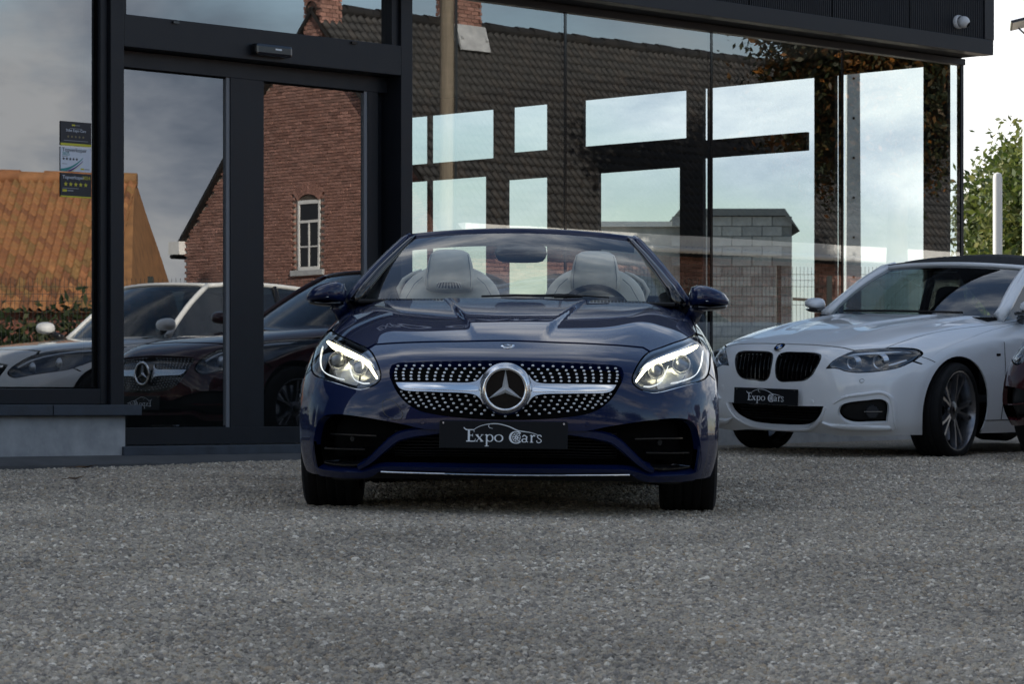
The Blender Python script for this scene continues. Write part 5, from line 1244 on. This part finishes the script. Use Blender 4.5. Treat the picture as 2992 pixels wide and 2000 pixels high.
for s in (1, -1):
    A = [Vector((s*.775, .80, .905)), Vector((s*.730, .90, .985)), Vector((s*.675, 1.03, 1.065)), Vector((s*.615, 1.18, 1.145)), Vector((s*.560, 1.31, 1.212)), Vector((s*.538, 1.345, 1.232))]
    MB().tube(A, [.030, .025, .022, .020, .018, .016], 12).build('windscreen_pillar', M_BLUE, car, smooth=1)
    B = [v+Vector((-s*.030, -.045, -.002)) for v in A]
    MB().tube(B, [.030, .024, .020, .016, .012, .008], 10).build('pillar_trim', M_GBLK, car, smooth=1)
    MB().add([(s*.70, .86, .90), (s*.765, .84, .93), (s*.73, .92, .985), (s*.66, .95, .96), (s*.62, .9, .905)], [(0, 1, 2, 3, 4)]).build('corner_trim', M_BLK, car)
# --- mirrors
for s in (-1, 1):
    mr = empty('door_mirror'); mr.parent = car
    T = lambda pts: [(p[0]*(-s), p[1]) for p in pts]
    cap = [(-.970, .908), (-.968, .931), (-.952, .955), (-.914, .978), (-.862, .994), (-.822, .996), (-.795, .984), (-.786, .951), (-.792, .905), (-.86, .899), (-.93, .899)]
    pillow('mirror_cap', T(cap), .105, .05, M_BLUE, mr, y0=.74, p=2.4)
    low = [(-.964, .906), (-.93, .903), (-.86, .902), (-.80, .905), (-.797, .890), (-.82, .880), (-.86, .878), (-.92, .882), (-.955, .890)]
    pillow('mirror_base', T(low), .085, .05, M_GBLK, mr, y0=.74, p=2.4)
    MB().tube([Vector((x*(-s), y, z)) for x, y, z in ((-.83, .745, .895), (-.815, .76, .870), (-.800, .80, .845))], [.030, .026, .034], 12, sx=1.5).build('mirror_arm', M_BLUE, mr, smooth=1)
    MB().tube([Vector((x*(-s), y, z)) for x, y, z in ((-.945, .672, .921), (-.90, .648, .922), (-.86, .642, .922))], .003, 8).build('indicator', M_SAT, mr, smooth=1)
# --- wiper
wp = empty('wiper'); wp.parent = car
MB().tube([(.055, .615, .938), (.20, .60, .944), (.42, .66, .934)], .0035, 8).build('wiper_blade', M_BLK, wp)
MB().tube([(.17, .60, .934), (.235, .592, .938), (.30, .60, .936)], [.007, .010, .005], 10, sx=1.2).build('wiper_arm', M_BLK, wp)
MB().tube([(-.16, .615, .932), (.0, .59, .938), (.17, .60, .935)], .0045, 8).build('wiper_arm', M_BLK, wp)
# --- interior
MB().box((-.70, .78, .80), (.70, 1.15, .902)).build('dashboard', M_DASH, car, bevel=.03)
for s in (1, -1):
    MB().box((s*.69, .80, .55) if s > 0 else (-.80, .80, .55), (.80, 2.1, .915) if s > 0 else (-.69, 2.1, .915)).build('door_card', M_DASH, car, bevel=.03)
MB().box((-.68, 1.98, .4), (.68, 2.12, .972)).build('rear_bulkhead', M_DASH, car, bevel=.025)
MB().box((-.80, 2.10, .5), (.80, 3.2, .945)).build('rear_deck', M_BLUE, car, bevel=.05)
MB().box((-.62, -.56, .15), (.62, 3.2, .34)).build('underbody', M_VOID, car)
MB().box((-.76, .42, .16), (.76, 2.0, .34)).build('under_shade_box', M_VOID, car)  # black box added below the floor to block light and deepen the shadow
MB().box((-.60, -.45, .30), (.60, .60, .62)).build('engine_bay', M_VOID, car)
MB().box((-.70, .9, .3), (.70, 2.0, .36)).build('cabin_floor', M_DASH, car)
HR = [(0, .072), (-.07, .066), (-.095, .050), (-.107, .015), (-.118, -.04), (-.124, -.09), (-.115, -.128), (-.06, -.14), (.06, -.14), (.115, -.128), (.124, -.09), (.118, -.04), (.107, .015), (.095, .050), (.07, .066)]
SH = [(-.115, -.02), (-.18, -.055), (-.235, -.12), (-.262, -.25), (-.25, -.5), (.25, -.5), (.262, -.25), (.235, -.12), (.18, -.055), (.115, -.02), (0, .01)]
for cx, nm in ((-.365, 0), (.352, 1)):
    st = empty('seat', (cx, 1.78, 1.112)); st.parent = car
    pillow('seat_back', SH, .07, .06, M_LEA, st, y0=.06, p=2.6)
    pillow('headrest', HR, .085, .05, M_LEA, st, y0=.0, p=3.0)
    for s in (1, -1):
        MB().tube([(s*.09, -.045, .045), (s*.099, -.062, .0), (s*.106, -.065, -.06), (s*.104, -.055, -.115)], .0016, 6).build('seam', M_LEAS, st)
        MB().tube([(s*.135, .0, -.065), (s*.175, .0, -.10), (s*.215, .0, -.17), (s*.235, .0, -.25)], .0018, 6).build('seam', M_LEAS, st)
    if nm == 0:
        MB().tube([(-.066, -.079, -.123), (-.055, -.083, -.098), (-.03, -.086, -.090), (.03, -.086, -.090), (.055, -.083, -.098), (.066, -.079, -.123), (-.066, -.079, -.123)], .004, 8).build('neck_vent_frame', M_LEA, st, smooth=1)
        MB().add([(-.062, -.0845, -.121), (.062, -.0845, -.121), (.05, -.088, -.094), (-.05, -.088, -.094)], [(0, 1, 2, 3)]).build('neck_vent', M_VOID, st)
        vb = MB()
        for k in range(8): x = -.052+.104*k/7; vb.tube([(x*1.08, -.0865, -.121), (x*.86, -.0895, -.095)], .0022, 6)
        vb.build('neck_vent_slat', M_LEA, st)
    MB().tube([(cx/abs(cx)*p[0], p[1], p[2]) for p in ((.24, .14, -.19), (.262, .14, -.12), (.235, .14, -.075), (.19, .14, -.045), (.148, .14, -.028))], [.008, .013, .012, .010, .007], 10).build('belt_guide', M_LEA, st, smooth=1)
    MB().box((cx/abs(cx)*.215-.022, .10, -.19), (cx/abs(cx)*.215+.022, .15, -.10)).build('belt_reel', M_DASH, st, bevel=.008)
mb = MB(); torus(mb, .172, .014, Matrix.Translation((.352, 1.16, .832)) @ Matrix.Rotation(-.35, 4, 'X')); mb.lathe([(.0001, 0), (.06, 0), (.065, .03)], 24, Matrix.Translation((.352, 1.17, .83)) @ Matrix.Rotation(math.pi/2-.35, 4, 'X'))
for a in (0, math.pi, -math.pi/2): mb.tube([(.352+.05*math.cos(a), 1.165, .832+.05*math.sin(a)), (.352+.165*math.cos(a), 1.16-.0, .832+.16*math.sin(a))], .013, 8)
mb.build('steering_wheel', M_DASH, car, smooth=1)
MB().box((.20, 1.0, .86), (.50, 1.14, .945)).build('instrument_hood', M_DASH, car, bevel=.03)
pillow('rear_view_mirror', [(-.118, .030), (.118, .030), (.125, .0), (.105, -.038), (.05, -.045), (-.06, -.045), (-.105, -.038), (-.125, 0)], .02, .012, M_GBLK, car, y0=0, p=3).location = (.0, 1.21, 1.150)
pillow('sensor_housing', [(-.16, .045), (.16, .045), (.12, .0), (.075, -.035), (-.075, -.035), (-.12, 0)], .02, .02, M_DASH, car, y0=0, p=3).location = (-.01, 1.235, 1.188)
# --- wheels
for y in (0, 2.43):
    for s in (-1, 1): wheel(car, s*.768, y, .318, .235, .232)

# ---------------------------------------------------------------- the white convertible with black roof
def stretch_rows(T, k):
    out = []
    for z, row in zip(SLC_Z, T): out.append(tuple(v+k*max(0, z-.71)/.22 for v in row))
    return out
W2_ = (.84, .86, .87, .88, .887, .887, .887, .887, .886, .878, .858, .835, .810, .785)
def conv_bulge(x, y, z):
    ax = np.abs(x); c1 = .12+.20*np.clip((y+.55)/1.3, 0, 1); c2 = .38+.18*np.clip((y+.55)/1.3, 0, 1)
    return (.012*(1-sstep(c1-.03, c1+.03, ax)) + .014*np.exp(-((ax-c2)/.07)**2))*sstep(-.55, .0, y)*sstep(.72, .77, z)
bs2 = Surf(SLC_Z, W2_, SLC_T, bulge=conv_bulge, zmap=((.12, .3, .5, .63, .71, .93), (.15, .32, .56, .71, .765, .940)))
conv = empty('convertible', (2.277, 20.233, .140), rot=(.012, .034, -math.pi/4), label='white convertible with black canvas roof and black kidney grille parked beside the roadster', cat='car')
car = conv
cspl = split_curve(bs2, (.935, .957), .50, .66)
neg = lambda p: [(-q[0],)+tuple(q[1:]) for q in p]
CH = neg([(.413, .571, 1), (.449, .620), (.506, .664), (.552, .687), (.662, .703), (.743, .708), (.787, .700), (.819, .675, 1), (.810, .625), (.786, .589), (.724, .564), (.619, .551), (.540, .559), (.490, .574)])
CB = [(0, .722), (-.20, .721), (-.32, .717), (-.46, .707), (-.545, .6905, 1), (-.60, .6985), (-.676, .707, 1), (-.686, .74), (-.703, .785), (-.735, .83), (-.762, .855), (-.775, .875), (-.765, .900), (-.735, .917, 1), (-.52, .927), (0, .931)]
zl = np.linspace(.150, .60, 22); ls = [(-float(cspl(q)), float(q)) for q in zl[::-1]]
CBU = [(0, .7185), (-.20, .7175), (-.32, .7135), (-.46, .7035), (-.542, .687, 1), (-.502, .662), (-.445, .618), (-.409, .569, 1), (-.49, .570), (-.54, .555), (-.619, .547), (-.724, .560), (-.788, .585), (-.815, .622, 1), (ls[0][0], .604, 1)] + ls[1:-1] + [(ls[-1][0], .152, 1), (-.70, .142), (-.45, .136), (-.40, .140), (-.30, .148), (0, .148)]
KID = neg([(.062, .668), (.18, .672), (.315, .668), (.356, .655), (.362, .625), (.343, .568), (.315, .522), (.270, .492), (.160, .479), (.062, .478), (.030, .503), (.018, .55), (.014, .615), (.026, .653)])
LOWI = [(0, .322), (-.20, .322), (-.405, .327, 1), (-.380, .277), (-.325, .226), (-.245, .187), (-.10, .174), (0, .173)]
FOG = neg([(.505, .292), (.527, .336), (.574, .356), (.674, .373), (.745, .381), (.768, .361), (.772, .313), (.758, .232, 1), (.572, .218), (.525, .245)])
S1 = lambda p: spline(p, True, .012)
panel('bonnet', bs2, hs(CB), (), M_WHITE, car, step=.014, sy=3.0, gap=.0022)
panel('bumper', bs2, hs(CBU), (S1(KID), S1(flip(KID)), hs(LOWI), S1(FOG), S1(flip(FOG))), M_WHITE, car, step=.013, flange=.03, gap=.0005)
def cw():
    zz = np.linspace(.935, .610, 22); out = [(-float(cspl(q)), float(q)) for q in zz]
    return [(-.818, .628, 1), (-.823, .674), (-.790, .7045), (-.743, .7125), (-.680, .7115, 1), (-.690, .74), (-.707, .785), (-.739, .83), (-.766, .855), (-.779, .875), (-.769, .902), (-.738, .921), (-.735, .935, 1), (out[0][0], out[0][1], 1)] + out[1:-1] + [(out[-1][0], out[-1][1], 1)]
for f in (cw(), flip(cw())): panel('front_wing', bs2, spline(f, True, .012), (), M_WHITE, car, step=.013, gap=.0005, flange=.012)
flank(car, bs2, cspl, M_WHITE, .150, .90, .345, .315, wb=2.69, ztop=.915, ytail=3.52, top_pts=[(1.6, .92), (3.0, .93), (3.4, .90)])
def side_seam(pts, nm, r=.0022, m=M_VOID):
    for s in (1, -1):
        p = np.array(pts, float); x = bs2.S(p[:, 0], p[:, 1]); MB().tube([(s*(a+.0004), b, c) for a, (b, c) in zip(x, p)], r, 6).build(nm, m, car)
side_seam([(.50, .24), (.505, .4), (.50, .6), (.485, .75), (.463, .883)], 'door_seam'); side_seam([(.25, .236), (1.2, .236), (2.2, .24)], 'sill_seam', .002)
side_seam([(-.33, .655), (-.28, .640), (-.235, .622)], 'wing_seam'); 
for s, kd in ((-1, KID), (1, flip(KID))):
    panel('grille_backing', bs2, S1(kd), (), M_VOID, car, step=.03, off=-.045, flange=0)
    strip('grille_rim', bs2, [tuple(p) for p in inset(S1(kd), .005)[::2]], .012, M_GBLK, car, off=-.004, th=.02, closed=True, step=.02)
    for k in range(9):
        x = s*(.045+k*.0365); zt_ = .660 if k < 8 else .645; zb_ = .492 if k < 6 else .492+.028*(k-5)
        strip('grille_slat', bs2, [(x, zb_), (x+s*.004, (zb_+zt_)/2), (x+s*.010, zt_)], .008, M_GBLK, car, off=-.014, th=.03, step=.02)
panel('intake_backing', bs2, hs(LOWI), (), M_VOID, car, step=.04, off=-.07, flange=0)
for z in (.20, .225, .25, .275, .30): strip('intake_slat', bs2, [(-.33, z), (0, z), (.33, z)], .006, M_BLK, car, off=-.05, th=.015, step=.03)
for s, fg in ((-1, FOG), (1, flip(FOG))):
    panel('fog_backing', bs2, S1(fg), (), M_BLK, car, step=.03, off=-.045, flange=0)
    o, Mf = disc('fog_lamp', bs2, s*.705, .297, .044, M_LAMPB, car, -.035, .02)
    MB().lathe([(.0001, .022), (.022, .0215), (.037, .0205)], 24, Mf).build('fog_lens', M_LAMPB, car, smooth=40)
    strip('fog_bar', bs2, [(s*.662, .299), (s*.748, .301)], .006, M_SAT, car, off=-.010, th=.006)
    strip('bumper_blade', bs2, [(s*x, z) for x, z in ((.478, .346), (.545, .388), (.672, .414), (.742, .424), (.776, .398), (.789, .335), (.786, .25), (.778, .19))], [.006, .016, .020, .020, .018, .016, .012, .006], M_WHITE, car, off=.006, th=.012)
    strip('bumper_blade', bs2, [(s*x, z) for x, z in ((.385, .226), (.44, .205), (.53, .196), (.65, .196), (.76, .198))], [.006, .030, .034, .030, .026], M_WHITE, car, off=.010, th=.02)
    strip('intake_edge', bs2, [(s*x, z) for x, z in ((0, .160), (.10, .161), (.25, .172), (.335, .212), (.395, .270), (.420, .318))], [.014, .016, .020, .022, .018, .008], M_WHITE, car, off=.004, th=.012)
    for x, z in ((.646, .497), (.322, .355)): disc('parking_sensor', bs2, s*x, z, .011, M_WHITE, car, .0008, .003)
    for x, z in ((.646, .497),):
        strip('sensor_ring', bs2, [(s*x+.0125*math.cos(a), z+.0125*math.sin(a)) for a in np.linspace(0, 6.283, 17)[:-1]], .002, M_BLK, car, off=.0006, th=.0006, closed=True, step=.004)
    hl = empty('headlight'); hl.parent = car; T = lambda pts: [(p[0]*(-s),)+tuple(p[1:]) for p in pts] if False else [(abs(p[0])*s,)+tuple(p[1:]) for p in pts]
    hd = spline(CH if s < 0 else flip(CH), True, .012)
    panel('housing', bs2, hd, (), M_LAMPB, hl, step=.02, off=-.06, flange=0)
    panel('bezel', bs2, inset(hd, .001), (inset(hd, .010),), M_GBLK, hl, step=.02, off=-.003, flange=.055)
    panel('lens', bs2, inset(hd, .002), (), M_LENS, hl, step=.014, off=-.001, flange=.004)
    strip('brow_trim', bs2, T([(.475, .632), (.52, .662), (.565, .679), (.66, .690), (.735, .695), (.785, .686)]), [.006, .020, .024, .022, .018, .006], M_LENSR, hl, off=-.014, th=.012)
    strip('lower_trim', bs2, T([(.72, .600), (.76, .618), (.795, .645)]), [.004, .018, .014], M_LENSR, hl, off=-.030, th=.01)
    for x, z, r in ((.55, .612, .040), (.685, .622, .046)):
        y = float(bs2.F(np.array([x]), np.array([z]))[0])+.05; Mx = Matrix.Translation((x*s, y, z)) @ Matrix.Rotation(math.pi/2+.1, 4, 'X')
        MB().lathe([(r*.86, .02), (r, .024), (r*1.08, .0), (r*1.12, -.02)], 36, Mx).build('projector_ring', M_LENSR, hl, smooth=40)
        MB().lathe([(r*.84*math.sin(a), r*.4*math.cos(a)) for a in np.linspace(.001, math.pi/2, 9)], 30, Mx).build('projector', mat('projector lens dark', (.08, .09, .10), .05, .5, coat=1), hl, smooth=1)
disc('tow_cover_seam', bs2, -.47, .42, .024, M_WHITE, car, .0, .0015)
ob, Mb = disc('bonnet_badge', bs2, 0, .700, .041, M_SAT, car, .0005, .003)
MB().lathe([(.0001, .0036), (.0375, .0036), (.038, .003)], 40, Mb).build('badge_ring', M_GBLK, car)
for q, mm in ((0, M_BADGEB), (1, M_BADGEW), (2, M_BADGEB), (3, M_BADGEW)):
    MB().add([Mb @ Vector((0, 0, .0040))]+[Mb @ Vector((.0235*math.cos(a), .0235*math.sin(a), .0040)) for a in np.linspace(q*math.pi/2, (q+1)*math.pi/2, 9)], [tuple(range(10))]).build('badge_quarter', mm, car)
number_plate(car, (-.022, -.868, .378), (-.03, 0, 0), .54, .106)
for s in (1, -1): pl_ = bs2.S(np.array([.42]), np.array([.67])); MB().box((s*pl_[0]-.004, .40, .662), (s*pl_[0]+.004, .44, .678)).build('wing_emblem', M_GBLK, car)
MB().box((-.72, .52, .85), (.72, .72, .918)).build('cowl', M_BLK, car, bevel=.006)
CONV_CAB = cabin(car, M_FAB, M_WHITE, M_WSGD, .50, 1.06, 2.05, 2.65, .735, .600, .925, 1.275, wsag=.07, roof_name='soft_top', pil_r=.030, m_ws=glass('lightly tinted windscreen', (.50, .58, .58), .05, .9))
for i in (-1, 1): pass
sv = MB(); B0, T0 = CONV_CAB
rim = [t+Vector((0, .02, .010)) for t in T0]; n_ = len(rim)
mid = [Vector((v.x*1.02, 1.55, 1.362-.055*(v.x/.6)**2)) for v in rim]; bck = [Vector((v.x*1.0, 2.15, 1.290-.07*(v.x/.6)**2)) for v in rim]
q1 = [a.lerp(b, .5)+Vector((0, 0, .022)) for a, b in zip(rim, mid)]
sv.add(rim+q1+mid+bck, [(r*n_+i, r*n_+i+1, (r+1)*n_+i+1, (r+1)*n_+i) for r in range(3) for i in range(n_-1)]); sv.build('roof_canvas', M_FAB, car, smooth=1)
for s in (1, -1):
    MB().tube([(s*.745, .62, .915), (s*.735, .72, .985), (s*.685, .93, 1.14), (s*.625, 1.11, 1.252), (s*.605, 1.22, 1.282)], [.040, .034, .029, .026, .018], 10).build('windscreen_pillar', M_WHITE, car, smooth=1)
    mr = empty('door_mirror'); mr.parent = car
    pillow('mirror_cap', [(s*x, z) for x, z in ((.86, .962), (.88, .955), (.95, .957), (.985, .970), (.99, 1.005), (.96, 1.032), (.91, 1.034), (.87, 1.018))], .10, .05, M_WHITE, mr, y0=.74, p=2.4)
    pillow('mirror_base', [(s*x, z) for x, z in ((.80, .935), (.86, .928), (.96, .935), (1.0, .955), (.96, .962), (.86, .962), (.80, .955))], .085, .05, M_GBLK, mr, y0=.74, p=2.4)
    MB().tube([(s*.88, .75, .945), (s*.84, .77, .93), (s*.80, .80, .905)], [.03, .03, .04], 10).build('mirror_arm', M_GBLK, mr, smooth=1)
    pillow('headrest', [(s*.36+x, 1.06+z) for x, z in HR], .07, .06, M_DASH, car, y0=1.55, p=2.8)
    pillow('seat_back', [(s*.36+x*1.0, 1.04+z) for x, z in SH], .08, .08, M_DASH, car, y0=1.6, p=2.8)
MB().box((-.70, .66, .70), (.70, 1.0, .930)).build('dashboard', M_DASH, car, bevel=.03)
MB().tube([(-.10, 1.02, 1.20), (.10, 1.02, 1.20)], .03, 8).build('rear_view_mirror', M_GBLK, car)
MB().tube([(-.5, .52, .945), (.0, .47, .950), (.5, .54, .945)], .008, 6).build('wiper', M_BLK, car)
MB().box((-.62, -.54, .16), (.62, 3.4, .34)).build('underbody', M_VOID, car); MB().box((-.60, -.40, .30), (.60, .60, .62)).build('engine_bay', M_VOID, car); MB().box((-.78, 2.9, .4), (.78, 3.4, .90)).build('boot', M_WHITE, car, bevel=.06)
for y, stv in ((0, .19), (2.69, 0)):
    for s in (-1, 1): wheel(car, s*.765, y, .316, .235, .262, 'double', steer=stv)

# ---------------------------------------------------------------- dark red and white cars further along the row
def family_car(name, loc, rz, label, m_body, zmap, sx, kx, cab, wheel_r, wb, ysc, ztop, lit=False, pins=True, black_pillars=True):
    e = empty(name, loc, rot=(0, 0, rz), label=label, cat='car')
    zf = lambda z: float(np.interp(z, *zmap))
    sf = Surf(SLC_Z, [w_*sx for w_ in SLC_W], stretch_rows(SLC_T, kx), zmap=zmap, sxy=(1, ysc))
    mp = lambda pts: [(p[0]*sx, zf(p[1]))+tuple(p[2:]) for p in pts]
    panel('bonnet', sf, hs(mp(BON)), (), m_body, e, step=.03, sy=2.0, gap=.002)
    panel('bumper', sf, hs(mp(BUM)), (hs(mp(GRI)), hs(mp(OPN))), m_body, e, step=.025, flange=.03, gap=.002)
    for f in (mp(fender_half()), flip(mp(fender_half()))): panel('front_wing', sf, spline(f, True, .02), (), m_body, e, step=.025, gap=.001)
    spx = lambda z: spl(np.interp(z, zmap[1], zmap[0]))*sx
    zc = wheel_r; ra = wheel_r+.035
    flank(e, sf, spx, m_body, zf(.155), zf(.90), ra, zc, wb=wb, ztop=ztop, ytail=wb+.85)
    panel('grille_backing', sf, hs(mp(GRI)), (), M_GBLK, e, step=.05, off=-.04, flange=0); panel('intake_backing', sf, hs(mp(OPN)), (), M_BLK, e, step=.05, off=-.06, flange=0)
    if pins:
        pmb = MB(); a = np.array(pme_v)
        for row in PINS:
            for x, z in row:
                for s in (1, -1):
                    y = float(sf.F(np.array([x*s*sx]), np.array([zf(z)]))[0]); pmb.add([(v[0]*1.1+x*s*sx, v[1]+y+.02, v[2]*1.1+zf(z)) for v in pme_v], pme_f)
        tag(pmb.build('grille_pins', M_SAT, e), None, None, None, 'stuff')
    else:
        for k in range(5):
            z = zf(.43+.045*k); w_ = (.35, .42, .44, .455, .44)[k]*sx; strip('grille_bar', sf, [(-w_, z), (0, z), (w_, z)], .022, M_CHR if k in (0, 4) else M_GBLK, e, off=-.006, th=.02, step=.03)
    yS = float(sf.F(np.array([0.]), np.array([zf(.527)]))[0]); c = (0, yS-.02, zf(.527))
    if pins:
        mb = MB(); torus(mb, .088, .010, Matrix.Translation(c), 40, 8); mb.build('emblem_ring', M_CHR, e, smooth=1)
        mb = MB(); star3(mb, .082, .017, .016, Matrix.Translation(c)); mb.build('emblem_star', M_SAT, e)
        MB().lathe([(.0001, 0), (.085, 0), (.085, .02)], 32, Matrix.Translation((0, yS-.006, zf(.527))) @ Matrix.Rotation(math.pi/2, 4, 'X')).build('emblem_disc', M_GBLK, e)
        for fl in (lambda p: p, flip): panel('grille_bar', sf, spline(mp(fl(WING)), True, .015), (), M_SAT, e, step=.02, off=0, flange=.02)
    for fl, s in ((lambda p: p, -1), (flip, 1)):
        hl = empty('headlight'); hl.parent = e; hd = spline(mp(fl(HEAD)), True, .018)
        panel('housing', sf, hd, (), M_LAMPB, hl, step=.03, off=-.05, flange=0); panel('lens', sf, inset(hd, .002), (), M_LENS, hl, step=.025, off=-.001, flange=.03)
        strip('brow_trim', sf, mp([(p[0]*(-s), p[1]) for p in ((-.800, .735), (-.745, .715), (-.690, .696), (-.640, .677), (-.595, .655), (-.56, .61))]), .018, M_LENSR, hl, off=-.015, th=.01)
        for x, z in ((-.64, .60), (-.75, .635)):
            y = float(sf.F(np.array([x*-s*sx]), np.array([zf(z)]))[0])+.045
            MB().lathe([(.036*math.sin(a), .02*math.cos(a)) for a in np.linspace(.001, math.pi/2, 7)]+[(.046, -.005)], 24, Matrix.Translation((x*-s*sx, y, zf(z))) @ Matrix.Rotation(math.pi/2, 4, 'X')).build('projector', M_LENSR, hl, smooth=40)
        strip('bumper_fin', sf, mp([(p[0]*(-s), p[1]) for p in ((-.76, .30), (-.62, .30), (-.52, .305))]), .014, m_body, e, off=-.02, th=.02)
        mr = empty('door_mirror'); mr.parent = e; zm = cab['zb']+.10; xm = cab['wb']+.17
        pillow('mirror_cap', [(s*(xm+x), zm+z) for x, z in ((-.10, -.04), (.06, -.045), (.085, .0), (.06, .05), (-.05, .055), (-.10, .03))], .10, .06, m_body, mr, y0=cab['y0']+.05)
        MB().tube([(s*(xm-.05), cab['y0']+.05, zm-.04), (s*(cab['wb']-.02), cab['y0']+.10, zm-.09)], .03, 8).build('mirror_arm', M_GBLK, mr, smooth=1)
        pillow('headrest', [(s*.37+x, zm+.07+z) for x, z in HR], .06, .06, M_DASH, e, y0=1.85)
    number_plate(e, (0, yS-.045, zf(.33)))
    MB().box((-.72, cab['y0'], cab['zb']-.3), (.72, cab['y0']+.45, cab['zb']-.01)).build('dashboard', M_DASH, e, bevel=.03)
    cabin(e, m_body, m_body, M_WSGD, **cab)
    MB().box((-.62*sx, -.50, .20), (.62*sx, wb+.7, zf(.30))).build('underbody', M_VOID, e); MB().box((-.60, -.35, .3), (.60, .6, zf(.60))).build('engine_bay', M_VOID, e)
    MB().box((-.80, wb+.0, .5), (.80, wb+.80, cab['zb']-.03)).build('tail', m_body, e, bevel=.08)
    for y in (0, wb):
        for s in (-1, 1): wheel(e, s*.80*sx, y, wheel_r, .25, wheel_r*.72, 'double')
    return e
pme_v = [tuple(v.co) for v in pme.vertices]; pme_f = [tuple(p.vertices) for p in pme.polygons]
family_car('red_car', (4.05, 18.48, gzf(4.0, 18.4)), -math.pi/4, 'dark red coupe with studded black grille, nose at the right edge', M_RED,
           ((.12, .20, .36, .40, .64, .71, .93), (.20, .30, .40, .46, .76, .86, 1.05)), 1.04, .2, dict(y0=.72, y1=1.55, y2=2.5, y3=3.35, wb=.80, wt=.60, zb=1.02, zt=1.51), .345, 2.85, 1.02, 1.03)
family_car('white_suv', (6.2, 16.54, gzf(6.2, 16.5)), -math.pi/4, 'white sport utility car half in sun, mirrored in the door glass', M_SILVERP,
           ((.12, .20, .36, .40, .64, .71, .93), (.22, .32, .46, .52, .78, .89, 1.05)), 1.04, .25, dict(y0=.72, y1=1.40, y2=3.0, y3=3.55, wb=.82, wt=.65, zb=1.03, zt=1.53), .36, 2.75, 1.02, 1.08, pins=False)
